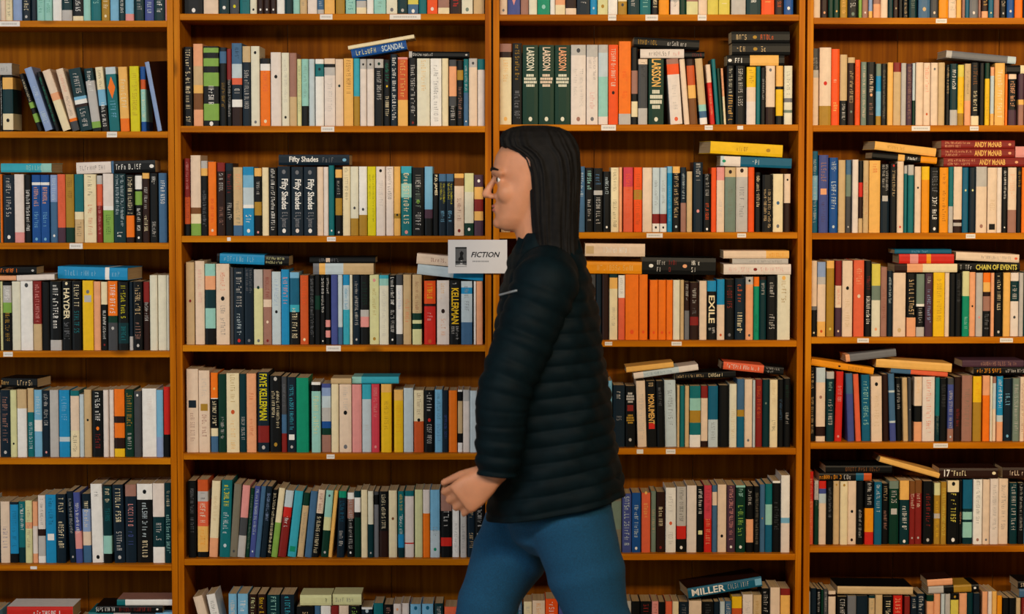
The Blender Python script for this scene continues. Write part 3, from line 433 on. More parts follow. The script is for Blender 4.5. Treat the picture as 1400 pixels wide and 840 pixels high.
88 161 105 s:.12,s:.28,S:.38,p |.12-.28 S ~2; 164 268 98 p:.75,y |.46 R *; 271 345 110 x |.4-.47 C ~|.7-.85 J ~; 348 412 160 c:.65,K |.7-.95 S ~; 416 478 185 c:.08,m |.2-.7 c ~|.8-.9 z *; 481 529 205 x |.1-.9 R ~; 533 582 225 z |.05-.9 p ~; 586 661 225 K |.2-.5 p ~|.52 F *|.65-.85 k ~; 666 712 240 z:.2,U:.45,b:.85,y; 715 761 240 K |.1-.9 q ~; 766 816 230 J; 819 886 230 r:.15,c; 888 933 235 S; 936 985 240 V |.05-.9 k ~; 989 1014 235 L:.6,g
@D1 1240 50 6.4625
80 146 230 p; 149 211 232 p |.05-.5 x ~|.82 o *; 213 276 232 p |.1 h *; 279 337 230 c; 346 379 250 K |.05-.5 c ~; 383 451 240 t:.75,S |.1-.45 W ~; 453 509 250 l:.2,Y:.8,y |.5-.7 y ~; 513 569 240 c:.6,F |.1-.5 m ~; 572 642 230 K:.85,C |.05-.4 M ~|.45-.8 C ~; 645 686 235 K; 691 733 235 g:.25,Y |.5-.9 y ~; 739 773 270 F:.15,L:.8,J; 779 868 235 J |.1-.9 C ~; 870 893 330 O; 901 971 330 p:.1,K:.7,V |.15-.65 F ~; 985 1034 330 V:.5,J:.6,k
L 345 960 100 165 58 S:.08,h:.88,L; L 875 1180 248 322 0 K:.4,C
@D2 1095 180 5.6
86 133 150 i:.3,b:.6,i |.1-.9 L ~; 139 213 180 v |.1-.4 k ~|.47 F #|.6-.9 V ~; 219 283 200 B |.05-.22 L ~|.32-.75 L ~|.92 L *; 287 341 218 c; 345 386 218 D:.2,z:.5,s |.92 S *; 395 441 215 w; 444 476 225 K:.3,R:.5,m:.8,c; 479 521 222 c |.3-.8 o ~; 525 611 222 J |.05-.2 R ~; 614 681 250 K:.5,N |.0-.4 S ~2|.5 S #; 685 736 245 K |.1-.5 c ~|.03 R *; 739 790 228 p |.92 R *; 793 817 260 S:.12,T; 820 865 255 S:.15,T
L 545 1040 168 218 42 K:.4,J:.5,K:.75,a |.55-.72 W ~; L 562 1045 90 155 55 J |.2-.5 y ~ <7
@D2 1240 180 5.6
62 111 268 p |.32 K *; 114 173 268 Y:.2,a; 179 249 275 K |.05-.4 h ~|.45-.85 W ~|.94 W *; 251 319 275 a |.1-.3 M ~|.36-.86 m ~; 322 358 270 T:.6,S; 361 426 270 p:.8,m:.85,S:.9,m; 429 476 275 i |.35 e *; 478 526 275 N |.35 e *; 529 612 270 S:.3,p |.9 k *; 617 688 275 p |.5-.7 c ~|.91 K #; 691 731 275 w; 735 771 275 K |.05-.5 W ~|.92 W *; 776 842 275 p:.65,k |.1-.5 F ~; 845 878 275 K |.05-.3 y ~; 880 910 275 O
L 280 900 199 268 0 r |.05-.4 F ~2|.44-.76 J ANDY McNAB|.9 F *; L 262 825 128 195 0 r |.05-.42 F ~2|.45-.82 J ANDY McNAB|.93 F *; L 262 825 62 125 0 r |.05-.42 F ~2|.45-.82 J ANDY McNAB|.93 F *; L 830 1080 100 185 0 P
@D3 1095 330 5.794
84 129 155 p:.6,h:.65,K |.95 C *; 133 199 165 H:.2,S:.3,p:.8,J |.93 o *; 205 266 155 J:.1,y |.9 l *; 276 326 155 r:.33,p:.62,V |.36-.6 X ~|.93 p *; 329 410 155 p |.36 K *|.5-.9 c ~; 418 501 150 X |.47 p *|.1-.35 F ~; 509 561 155 K |.2-.4 r ~|.47-.85 W ~; 563 633 180 l:.3,z:.5,I |.9 F *; 636 686 205 k |.3-.8 r ~; 689 726 235 N |.1-.5 L ~; 731 830 250 p |.9 c *; 840 913 255 K:.7,F |.1-.7 c ~
@D3 1240 330 5.794
76 141 260 z:.48,W:.52,K:.85,S |.55-.8 S ~; 146 206 255 V |.05-.2 S ~|.25-.8 H ~; 210 300 248 Y |.1-.8 y ~; 301 336 250 p; 341 386 255 K; 388 434 255 K |.1-.5 s ~; 440 496 238 e:.38,G |.7-.9 A ~; 498 546 245 F |.53 K *; 548 602 250 S |.7 P *; 605 663 250 O:.15,J:.3,m:.37,k:.6,K |.65-.9 h ~; 665 693 250 F; 696 759 250 K |.05-.6 C ~|.93 S *; 763 819 248 J; 823 889 250 w:.13,t:.45,w:.6,w |.2-.45 S ~|.7 s *; 891 925 250 S
L 405 890 166 230 0 K |.02-.25 S ~|.28-.95 l CHAIN OF EVENTS; L 385 885 66 132 22 p |.4-.9 h ~|.95 X *
@D3 1095 330 5.794
L 740 1235 180 248 0 m:.2,F:.45,C; L 775 1210 92 168 0 R:.2,P:.35,R:.5,a:.58,R; L 745 1195 50 86 0 i |.3-.6 b ~
@D4 1095 470 5.6
72 111 185 K |.05-.3 c ~|.4-.9 c ~; 118 190 185 L:.2,p:.8,m:.93,p |.4 k *; 196 254 215 S:.1,t |.15-.3 A ~|.4-.8 S ~; 272 328 215 R |.2-.45 P ~|.93 P * >-12; 344 396 230 D:.3,v >20; 400 442 235 X >25; 464 528 240 i |.1-.8 A ~ >10; 534 618 250 p |.12 K *|.3-.8 c ~ >8; 623 664 235 m >12; 668 716 230 D:.25,L:.28,D:.7,L:.73,v >20; 728 765 265 K |.1-.5 S ~ >12; 776 815 262 c >14; 820 845 262 s |.5 S * >8
L 690 1125 187 222 32 D:.35,X; L 575 1155 105 172 40 J; L 77 555 108 160 72 a |.6-.85 m ~|.45 m *; L 345 730 65 122 -45 F:.08,h
@D4 1240 470 5.6
57 118 255 p:.45,K:.7,F |.05-.3 J ~; 121 216 255 w |.05-.9 X ~; 219 251 260 T:.6,t |.6-.9 z ~; 254 306 265 K |.1-.5 s ~; 312 359 265 s:.1,v:.8,k |.2-.8 S ~|.93 L *; 363 416 255 m |.5-.8 r ~; 421 501 245 k |.2-.8 q ~; 506 571 250 Y:.4,y |.1-.4 a ~; 581 635 245 F:.3,O; 637 656 250 I; 658 686 255 k:.1,L:.5,p; 689 736 250 U:.6,L:.7,F |.05-.5 W ~; 741 806 270 N:.3,N |.2-.5 b ~|.92 b *; 811 863 265 z |.1-.9 S ~; 866 900 255 p |.1-.9 r ~
L 510 1000 190 245 0 K |.05-.45 a ~|.5-.9 S ~; L 420 890 112 165 0 V |.3-.9 k ~
@D5 1095 615 5.794
57 102 175 R:.4,X |.1-.9 F ~; 106 140 245 S:.3,g |.05-.4 K ~; 143 202 250 R:.12,v:.2,L:.35,p; 206 253 250 K |.1-.6 h ~; 259 308 250 c |.06 y *; 311 371 250 C |.06 y *; 373 441 250 p |.48 K *|.93 m *; 444 496 255 K |.45-.9 S ~; 506 576 255 K:.42,a:.8,R |.02-.4 S ~|.5-.75 O ~; 581 641 255 i |.05-.5 L ~; 646 696 270 K |.05-.3 c ~|.45-.8 k ~; 701 776 250 z:.12,g |.15-.4 S ~|.48 S #; 783 858 245 J:.3,t |.4-.8 W ~|.95 W *; 862 906 250 M:.2,r |.2-.46 p ~|.9 S *
L 148 560 178 240 0 K:.7,i:.85,o |.0-.45 a ~|.47-.66 S ~; L 195 720 110 170 0 K |.3-.85 M ~; L 618 1090 60 104 132 J
@D5 1240 615 5.794
67 121 245 M:.2,r |.2-.46 p ~|.9 S *; 129 206 250 K |.2-.75 r ~|.93 S *; 217 266 265 e:.2,y:.5,S:.58,y |.3-.9 Y ~; 269 313 255 y |.1-.9 l ~; 321 413 245 C:.18,K |.05 K *|.2-.7 l ~|.93 W *; 416 441 245 K |.5-.7 F ~; 446 521 240 i:.45,t:.5,A:.62,t:.66,A:.9,t; 526 598 235 W |.02-.7 K ~|.93 k *; 601 656 235 p |.93 h *; 659 726 230 w |.1-.8 h ~; 729 804 230 p |.1-.8 h ~; 816 876 265 t |.02-.8 S ~; 881 927 265 K |.02-.8 S ~
L 255 720 152 236 0 m |.08-.18 W 17|.2-.5 C ~|.93 C *; L 755 1100 110 200 0 m |.15-.8 p ~
@D6 1095 760 8.75
82 112 430 S; 116 186 390 N; 190 237 400 K |.05-.4 S ~; 242 272 410 g; 275 321 400 s |.05-.4 S ~; 331 419 425 p:.06,m:.1,p; 436 551 490 K |.05-.4 S ~; 556 661 480 h; 666 801 485 N; 816 886 480 t:.05,c |.1-.3 z ~; 891 976 470 c; 986 1096 490 K |.08-.4 C ~; 1106 1216 480 R |.05-.4 F ~; 1241 1306 490 r; 1316 1390 490 N |.05-.3 S ~
L 437 1340 375 468 10 c/K
@D6 1240 760 8.75
126 216 460 N |.05-.5 S ~; 236 320 470 g:.12,F; 323 401 460 F; 411 456 460 L; 460 521 460 S; 526 621 455 K:.12,l |.06 y *; 626 716 450 F; 721 795 450 t; 797 870 450 N; 901 966 430 F; 971 1020 430 w; 1023 1080 430 J; 1083 1141 480 a; 1151 1225 510 K; 1227 1300 510 K; 1311 1366 510 c
L 260 865 362 452 -30 S:.3,K:.5,y:.85,K |.92 W *; L 245 545 252 332 -20 F/m; L 1340 1500 330 430 0 D; L 1330 1500 228 318 0 K |.2-.8 p ~
@A0 0 0 1
F -182 0 -72
@A1 0 0 1
F -182 0 104
@A2 0 0 1
F -182 0 240
@A3 0 0 1
F -182 0 387
@A4 0 0 1
F -182 0 535
@A5 0 0 1
F -182 0 686
@A6 0 0 1
F -182 0 830
@B3 0 0 1
F 660.5 663 388
@B4 0 0 1
F 653.5 662 535
@B5 0 0 1
F 639 662 672
@C2 0 0 1
F 684.5 788 228
@C3 0 0 1
F 684.5 802 378
@C4 0 0 1
F 684.5 837 526
@C5 0 0 1
F 684.5 835 674
@C6 0 0 1
F 684.5 714 822
F 776 853 824
@D0 0 0 1
F 1400.5 1518 -72
@D1 0 0 1
F 1401 1518 100
@D2 0 0 1
F 1403 1518 230
@D3 0 0 1
F 1401 1518 374
@D4 0 0 1
F 1401 1518 517
@D5 0 0 1
F 1401 1518 662
@D6 0 0 1
F 1397 1518 819
"""

# ------------------------------------------------------------------ lettering
_font_cache = {}


def text_mesh(s):
    """flat mesh of the words, normalised to 0..1 in reading direction and height"""
    if s in _font_cache:
        return _font_cache[s]
    cu = bpy.data.curves.new('words', 'FONT')
    cu.body = s
    cu.resolution_u = 2
    cu.offset = 0.02
    ob = bpy.data.objects.new('words', cu)
    COL.objects.link(ob)
    bpy.context.view_layer.update()
    me = bpy.data.meshes.new_from_object(ob.evaluated_get(bpy.context.evaluated_depsgraph_get()))
    vs = [v.co.copy() for v in me.vertices]
    fs = [tuple(p.vertices) for p in me.polygons]
    x0, x1 = min(v.x for v in vs), max(v.x for v in vs)
    y0, y1 = min(v.y for v in vs), max(v.y for v in vs)
    out = ([((v.x - x0) / (x1 - x0), (v.y - y0) / (y1 - y0)) for v in vs], fs, (x1 - x0) / (y1 - y0))
    bpy.data.objects.remove(ob)
    bpy.data.curves.remove(cu)
    bpy.data.meshes.remove(me)
    _font_cache[s] = out
    return out


STROKES = [[(0, 0, .2, 1), (.2, .84, .7, 1), (.2, .45, .55, .6)], [(0, 0, .2, 1), (.55, 0, .75, 1), (.2, .42, .55, .58)],
           [(0, .1, .2, .9), (.55, .1, .75, .9), (.1, .86, .65, 1), (.1, 0, .65, .14)], [(.28, 0, .48, 1), (0, .86, .76, 1)],
           [(0, 0, .2, 1), (.2, 0, .7, .15)], [(0, .5, .18, .95), (.05, .86, .7, 1), (.52, .05, .7, .5), (0, 0, .65, .14), (.1, .43, .6, .57)],
           [(0, 0, .2, 1), (.2, .86, .6, 1), (.5, .5, .7, .9), (.2, .42, .6, .56), (.5, 0, .72, .42)], [(.25, 0, .45, 1)],
           [(0, 0, .18, .7), (.4, 0, .58, .7), (.1, .58, .5, .72)], [(0, 0, .18, .7), (.1, .55, .5, .7)], [(.05, .0, .6, .14), (0, .05, .18, .65), (.1, .56, .6, .7), (.1, .3, .6, .42)]]


def print_faces(texts, w, h, spine_y, rg, bands):
    """ink on the spine: list of quads/polys in book space (x across, z up), with colours"""
    V, Fc, Cc = [], [], []

    def poly(pts, c, lift=0.0):
        b = len(V)
        V.extend((x, spine_y - lift, z) for x, z in pts)
        Fc.append(tuple(range(b, b + len(pts))))
        Cc.append(c)

    for (f0, f1, ck, s) in texts:
        c = LIN[ck]
        zt = h * (1 - f0)
        ground = LIN[next(k for e, k in bands if e >= min((f0 + f1) / 2, 1.0))]
        if s in '*#^':
            r = min(0.17 * w, 0.0055)
            if s == '^':
                poly([(-.36 * w, zt), (0, zt - 1.1 * w), (.36 * w, zt), (0, zt + 1.1 * w)], c)
            elif s == '#':
                r = min(.32 * w, .010)
                poly([(-r, zt - r), (r, zt - r), (r, zt + r), (-r, zt + r)], c)
            else:
                poly([(math.cos(a * math.pi / 4 + .3) * r * .9, zt + math.sin(a * math.pi / 4 + .3) * r * 1.1) for a in range(8)], c)
            continue
        L = h * (f1 - f0)
        if s == '~3':          # several short level lines stacked down the spine
            n = 4
            pitch = L / n
            for k in range(n):
                zc = zt - pitch * (k + .5)
                hw = w * (.26 if k in (0, n - 1) else .40)
                x = -hw
                while x < hw - .0015:
                    ww = min(rg.uniform(.002, .005), hw - x)
                    poly([(x, zc - pitch * .36), (x + ww, zc - pitch * .36), (x + ww, zc + pitch * .36), (x, zc + pitch * .36)], c)
                    x += ww + .0007
            continue
        if s[0] != '~':
            vs, fs, asp = text_mesh(s)
            hh = min(.66 * w, L / asp * 1.9)
            b = len(V)
            V.extend((hh * (q - .5), spine_y - .0001, zt - p * L) for p, q in vs)
            for f in fs:
                Fc.append(tuple(b + i for i in f))
                Cc.append(c)
            continue
        lines = 2 if s == '~2' else 1
        for ln in range(lines):
            size = min(rg.uniform(.42, .58) * w if lines == 1 else .26 * w, .0135) * (1.0 if sum(c) > sum(ground) else .85)
            xc = 0 if lines == 1 else (.2 * w if ln == 0 else -.2 * w)
            lw = size * rg.uniform(.48, .62)
            fk = 1.0 if sum(c) > sum(ground) else .68
            mixc = tuple(a * fk + b * (1 - fk) for a, b in zip(c, ground))
            LL = L * (1 if ln == 0 else rg.uniform(.5, .9))
            u, word = 0.0, rg.randint(4, 8)
            while u + lw < LL:
                if word == 0:
                    word = rg.randint(3, 8)
                    u += lw * .6
                    continue
                word -= 1
                for (a0, b0, a1, b1) in rg.choice(STROKES):
                    if rg.random() < .12: continue
                    a0, a1 = a0 + rg.uniform(-.06, .1), a1 - rg.uniform(-.06, .1)
                    if a1 - a0 < .12: a1 = a0 + .12
                    ua, ub = u + a0 * lw * .9, u + a1 * lw * .9
                    va, vb = xc + (b0 - .5) * size, xc + (b1 - .5) * size
                    poly([(va, zt - ua), (va, zt - ub), (vb, zt - ub), (vb, zt - ua)], mixc)
                u += lw
    return V, Fc, Cc


def book_geo(w, h, d, bands, side):
    """cover: U-shaped jacket with a rounded spine (front, spine, back); pages: inset block"""
    t = min(.0012, w * .12)
    bul = min(.0016, w * .09)
    x = w / 2
    outer = [(-x, d), (-x, .0016), (-x + .0010, .0002), (-x * .5, -bul * .8), (x * .5, -bul * .8), (x - .0010, .0002), (x, .0016), (x, d)]
    inner = [(x - t, d), (x - t, .0022), (-x + t, .0022), (-x + t, d)]
    zs = [0.0]
    cols = []
    for end, ck in reversed(bands):
        cols.append(ck)
    ends = [1 - e for e, _ in reversed(bands)]   # lower edges, from the bottom
    zs = [h * e for e in ends] + [h]
    V, Fc, Cc = [], [], []
    n = len(outer)
    for z in zs:
        V.extend((px, py, z) for px, py in outer)
    for k in range(len(cols)):
        for i in range(n - 1):
            a, b = k * n + i, k * n + i + 1
            is_spine = 1 <= i <= n - 3
            Fc.append((a, b, b + n, a + n))
            Cc.append(LIN[cols[k]] if (is_spine or side is None) else LIN[side])
    ib = len(V)
    for z in (0.0, h):
        V.extend((px, py, z) for px, py in inner)
    ic = LIN['I']
    for i in range(3):
        Fc.append((ib + i, ib + i + 1, ib + 5 + i, ib + 4 + i))
        Cc.append(ic)
    for lev, o0, i0 in ((0, 0, ib), (1, (len(zs) - 1) * n, ib + 4)):
        cc = LIN[side] if side else LIN[cols[0 if lev == 0 else -1]]
        caps = [(o0 + 0, o0 + 1, i0 + 2, i0 + 3), (o0 + 1, o0 + 2, o0 + 3, o0 + 4, o0 + 5, o0 + 6, i0 + 1, i0 + 2), (o0 + 6, o0 + 7, i0 + 0, i0 + 1)]
        for cpt in caps:
            Fc.append(cpt if lev else tuple(reversed(cpt)))
            Cc.append(cc)
    for a, b in ((0, ib + 3), (n - 1, ib)):   # fore edges of the boards
        top = (len(zs) - 1) * n
        Fc.append((a, b, b + 4, top + a))
        Cc.append(LIN[side] if side else LIN[cols[0]])
    g = .0001
    px0, px1, py0, py1, pz0, pz1 = -x + t + g, x - t - g, .0024, d - .0015, .0012, h - .0012
    PV = [(px0, py0, pz0), (px1, py0, pz0), (px1, py1, pz0), (px0, py1, pz0), (px0, py0, pz1), (px1, py0, pz1), (px1, py1, pz1), (px0, py1, pz1)]
    PF = [(0, 3, 2, 1), (4, 5, 6, 7), (0, 1, 5, 4), (1, 2, 6, 5), (2, 3, 7, 6), (3, 0, 4, 7)]
    return (V, Fc, Cc), (PV, PF), -bul * .8 - .0004


# ------------------------------------------------------------------ read the list of books
def parse_bands(s):
    side = None
    if '/' in s:
        s, side = s.split('/')
    out = []
    for part in s.split(','):
        if ':' in part:
            k, e = part.split(':')
            out.append((float(e), k))
        else:
            out.append((1.0, part))
    if out[-1][0] < 1:
        out.append((1.0, out[-1][1]))
    return out, side


def parse_texts(parts):
    res = []
    for p in parts:
        rng, ck, s = p.strip().split(' ', 2)
        if '-' in rng:
            a, b = rng.split('-')
            res.append((float(a), float(b), ck, s.strip()))
        else:
            res.append((float(rng), float(rng), ck, s.strip()))
    return res


rows = {}
cur = None
for line in DATA.strip().splitlines():
    line = line.strip()
    if line.startswith('@'):
        tk = line[1:].split()
        cur = (tk[0], float(tk[1]), float(tk[2]), float(tk[3]), float(tk[4]) if len(tk) > 4 else None)
        rows.setdefault(tk[0], dict(stand=[], lie=[], fill=[]))
        continue
    for ent in line.split(';'):
        ent = ent.strip()
        if not ent:
            continue
        parts = ent.split('|')
        head = parts[0].split()
        texts_src = parts[1:]
        tail = parts[-1].split() if len(parts) > 1 else head
        lean = yaw = 0.0
        extra = [q for q in tail if len(q) > 1 and q[0] in '<>' and q[1] in '-.0123456789']
        for q in extra:
            if q[0] == '>': lean = float(q[1:])
            else: yaw = float(q[1:])
        if len(parts) > 1 and extra:
            cut = parts[-1]
            for q in extra:
                cut = cut.replace(q, '')
            texts_src = parts[1:-1] + [cut]
        head = [q for q in head if q not in extra]
        code, x0, y0, s, deft = cur
        X = lambda v: x0 + float(v) / s
        Yp = lambda v: y0 + float(v) / s
        R = rows[code]
        if head[0] == 'L':
            bands, side = parse_bands(head[6])
            R['lie'].append(dict(x0=X(head[1]), x1=X(head[2]), yt=Yp(head[3]), yb=Yp(head[4]), tilt=float(head[5]) / s,
                                 bands=bands, side=side, texts=parse_texts(texts_src), yaw=yaw))
        elif head[0] == 'F':
            R['fill'].append((X(head[1]), X(head[2]), Yp(head[3])))
        else:
            bands, side = parse_bands(head[3])
            top = Yp(deft) if head[2] == '.' else Yp(head[2])
            R['stand'].append(dict(x0=X(head[0]), x1=X(head[1]), yt=top, lean=lean / s, yaw=yaw, bands=bands, side=side,
                                   texts=parse_texts(texts_src)))

ORD = 'first second third fourth fifth sixth seventh eighth ninth tenth eleventh twelfth thirteenth fourteenth fifteenth ' \
      'sixteenth seventeenth eighteenth nineteenth twentieth twenty-first twenty-second twenty-third twenty-fourth twenty-fifth ' \
      'twenty-sixth twenty-seventh twenty-eighth twenty-ninth thirtieth thirty-first thirty-second thirty-third thirty-fourth ' \
      'thirty-fifth thirty-sixth thirty-seventh thirty-eighth'.split()
ROWN = ['top', 'second', 'third', 'fourth', 'fifth', 'sixth', 'bottom']
CASEN = dict(A='leftmost', B='second', C='third', D='rightmost')


def main_colours(bands, one=False):
    tot, prev = {}, 0.0
    for e, k in bands:
        tot[k] = tot.get(k, 0) + e - prev
        prev = e
    ks = sorted(tot, key=lambda k: -tot[k])
    if len(ks) > 1 and tot[ks[1]] > .22 and not one:
        return CNAME[ks[0]] + ' and ' + CNAME[ks[1]]
    return CNAME[ks[0]]


def seg_z(segs, u):
    best = None
    for (a, b, za, zb) in segs:
        if a - 1e-6 <= u <= b + 1e-6:
            z = za + (zb - za) * ((u - a) / max(b - a, 1e-6))
            best = z if best is None else max(best, z)
    return best


def corners(M, w, h):
    return [M @ Vector(q) for q in ((-w / 2, 0, 0), (w / 2, 0, 0), (w / 2, 0, h), (-w / 2, 0, h))]


def penetration(A, B):
    best = 1e9
    for P in (A, B):
        for k in (0, 1):
            e = P[k + 1] - P[k]
            ax = Vector((e.z, 0, -e.x)).normalized()
            a = [p.dot(ax) for p in A]
            b = [p.dot(ax) for p in B]
            best = min(best, min(max(a), max(b)) - max(min(a), min(b)))
    return best


records = []      # standing books
lying = []
for code, R in rows.items():
    bay, ri = code[0], int(code[1])
    zsh = SHELF_Z[bay][ri] + .0002
    sk = []       # skyline for lying books
    R['stand'].sort(key=lambda b: b['x0'])
    prev = None
    for bi, b in enumerate(R['stand']):
        ua, zt = bay_pt(bay, b['x0'], b['yt'], SETBACK)
        ub, _ = bay_pt(bay, b['x1'], b['yt'], SETBACK)
        lo, hi = BAY_U[bay]
        jit = rnd.uniform(-.004, .004)
        if b['lean'] == 0:
            ua, ub = max(ua, lo + .0004), min(ub, hi - .0004)
        w = max(ub - ua - .0005, .004)
        h = zt - zsh
        th = 0.0
        if b['lean']:
            du = bay_pt(bay, b['x0'] + b['lean'], b['yt'], SETBACK)[0] - ua
            th = math.atan2(du, h)                 # >0: top leans left
            w = w * math.cos(th)
            h = h / math.cos(th) - abs(math.sin(th)) * w * .5
        d = min(max(.66 * h, .105), .14)
        dep = SETBACK + jit
        if th > 0:      # rests on its lower left corner
            base = Vector((ua + du, dep, zsh))
            M = Matrix.Translation(base) @ Matrix.Rotation(-th, 4, 'Y') @ Matrix.Translation((w / 2, 0, 0))
        elif th < 0:    # rests on its lower right corner
            base = Vector((ub + du, dep, zsh))
            M = Matrix.Translation(base) @ Matrix.Rotation(-th, 4, 'Y') @ Matrix.Translation((-w / 2, 0, 0))
        else:
            M = Matrix.Translation(((ua + ub) / 2, dep, zsh))
        if b['yaw']:
            M = M @ Matrix.Rotation(math.radians(b['yaw']), 4, 'Z')
            d = .11
        if th:
            cs = corners(M, w, h)
            sh_ = max(0, lo + .0006 - min(q.x for q in cs)) - max(0, max(q.x for q in cs) - hi + .0006)
            M = Matrix.Translation((sh_, 0, 0)) @ M
        if prev is not None and (th or prev['th']):
            for it in range(8):
                pen = penetration(corners(prev['L'], prev['w'], prev['h']), corners(M, w, h))
                if pen <= .0002:
                    break
                # both books give way: the left one loses thickness on its right, this one on its left
                a1, a2 = pen * .5 + .0003, pen * .5 + .0003
                if prev['w'] - a1 > .004:
                    prev['w'] -= a1
                    prev['L'] = prev['L'] @ Matrix.Translation((-a1 / 2, 0, 0))
                    prev['M'] = BAYMAT[bay] @ prev['L']
                if w - a2 > .004:
                    w -= a2
                    M = M @ Matrix.Translation((a2 / 2, 0, 0))
            lowz = min(q.z for q in corners(M, w, h))
            M = Matrix.Translation((0, 0, zsh - lowz)) @ M
        pl, pr = M @ Vector((-w / 2, 0, h)), M @ Vector((w / 2, 0, h))
        sk.append((pl.x, pr.x, pl.z, pr.z))
        vis_w = min(b['x1'], 1400) - max(b['x0'], 0)
        vis_h = min(EDGE[bay][ri] - 9 if ri < 6 else 840, 840) - max(b['yt'], 0)
        if 650 < (b['x0'] + b['x1']) / 2 < 850 and b['yt'] > 190 and ri < 6:
            vis_w *= .35
        records.append(dict(M=BAYMAT[bay] @ M, w=w, h=h, d=d, bands=b['bands'], side=b['side'], texts=b['texts'], code=code,
                            idx=bi, n=len(R['stand']), area=max(vis_w, 0) * max(vis_h, 0), th=th, filler=False, L=M))
        prev = records[-1]
    for (fx0, fx1, fy) in R['fill']:
        x = fx0
        while x < fx1 - 4:
            wpx = min(rnd.uniform(9, 17), fx1 - x)
            yt = fy + rnd.uniform(-6, 6)
            ua, zt = bay_pt(bay, x, yt, SETBACK)
            ub, _ = bay_pt(bay, x + wpx, yt, SETBACK)
            lo, hi = BAY_U[bay]
            ua, ub = max(ua, lo + .0004), min(ub, hi - .0004)
            x += wpx
            if ub - ua < .005:
                continue
            h = zt - zsh
            bk = rnd.choice('KKNNgtmWwpIcCSDUTroXYObL')
            ik = rnd.choice('WSCc') if bk in 'KNgtmrTDU' else rnd.choice('Kshr')
            records.append(dict(M=BAYMAT[bay] @ Matrix.Translation(((ua + ub) / 2, SETBACK + rnd.uniform(-.004, .004), zsh)), w=ub - ua - .0005,
                                h=h, d=.13, bands=[(1.0, bk)], side=None, texts=[(.08, rnd.uniform(.4, .6), ik, '~'), (.65, .88, ik, '~')],
                                code=code, idx=0, n=1, area=0, th=0, filler=True))
            sk.append((ua, ub, zt, zt))
    # lying books, the lowest first
    lie = sorted(R['lie'], key=lambda b: -(b['yb'] + .3 * b['tilt']))
    placed = []
    for b in lie:
        ua, z0 = bay_pt(bay, b['x0'], b['yb'], SETBACK)
        ub, z1 = bay_pt(bay, b['x1'], b['yb'] + b['tilt'], SETBACK)
        _, zt = bay_pt(bay, b['x0'], b['yt'], SETBACK)
        lo, hi = BAY_U[bay]
        ub = min(ub, hi - .001)
        ua = max(ua, lo + .001)
        ang = math.atan2(z1 - z0, ub - ua)
        w = (zt - z0) * math.cos(ang)          # thickness
        h = math.hypot(ub - ua, z1 - z0)       # length of spine
        clear = None
        for k in range(81):
            f = k / 80
            u = ua + (ub - ua) * f
            s = seg_z(sk, u)
            if s is None:
                continue
            c = (z0 + (z1 - z0) * f) - s
            clear = c if clear is None else min(clear, c)
        if clear is None:
            clear = z0 - zsh
        gap_ = .0004 if not b['yaw'] else .0022
        z0 -= clear - gap_
        z1 -= clear - gap_
        if abs(clear) > .010:
            print('LYING SHIFT', code, round(b['x0']), round(b['yb']), 'px', round(clear / .0019, 1))
        # book space: z (top) -> left end, x (width) -> up
        B = Matrix(((0, 0, -1, 0), (0, 1, 0, 0), (1, 0, 0, 0), (0, 0, 0, 1)))
        d = min(max(.66 * h, .10), .13)
        M = Matrix.Translation((ua, SETBACK + rnd.uniform(-.006, .006), z0)) @ Matrix.Rotation(-ang, 4, 'Y') @ \
            Matrix.Translation((h, 0, w / 2)) @ B
        if b['yaw']:
            pv_ = Vector((ua if b['yaw'] > 0 else ub, SETBACK, z0))
            M = Matrix.Translation(pv_) @ Matrix.Rotation(math.radians(b['yaw']), 4, 'Z') @ Matrix.Translation(-pv_) @ M
        sk.append((ua, ub, z0 + w / math.cos(ang), z1 + w / math.cos(ang)))
        placed.append(dict(M=BAYMAT[bay] @ M, w=w, h=h, d=d, bands=b['bands'], side=b['side'], texts=b['texts'], code=code, u=(ua + ub) / 2, ua=ua, ub=ub, z=(z0 + z1) / 2, tilt=ang))
    placed.sort(key=lambda p: p['u'])
    piles = []
    for p in placed:                       # books that lie over one another make a pile
        for pl in piles:
            if any(min(p['ub'], q['ub']) - max(p['ua'], q['ua']) > .45 * min(p['ub'] - p['ua'], q['ub'] - q['ua']) for q in pl):
                pl.append(p)
                break
        else:
            piles.append([p])
    for k, pl in enumerate(piles):
        pl.sort(key=lambda p: -p['z'])
        for j, p in enumerate(pl):
            p['pile'], p['npiles'], p['lev'], p['nlev'] = k, len(piles), j, len(pl)
    lying += placed


def build_book(r, name, rg):
    (V, Fc, Cc), (PV, PF), sy = book_geo(r['w'], r['h'], r['d'], r['bands'], r['side'])
    o = mesh_obj(name, V, Fc, M_COVER, None, Cc)
    o.matrix_world = r['M']
    mesh_obj('page_block', PV, PF, M_PAGES, o)
    for t in r['texts']:
        tv, tf, tcx = print_faces([t], r['w'], r['h'], sy, rg, r['bands'])
        if tf:
            mesh_obj('spine_emblem' if t[3] in '*#^' else 'spine_lettering', tv, tf, M_PRINT, o, tcx)
    return o


def lettering_words(r):
    for t in r['texts']:
        if t[3] not in '*#^':
            return CNAME[t[2]].split()[-1] + '-lettered '
    return ''


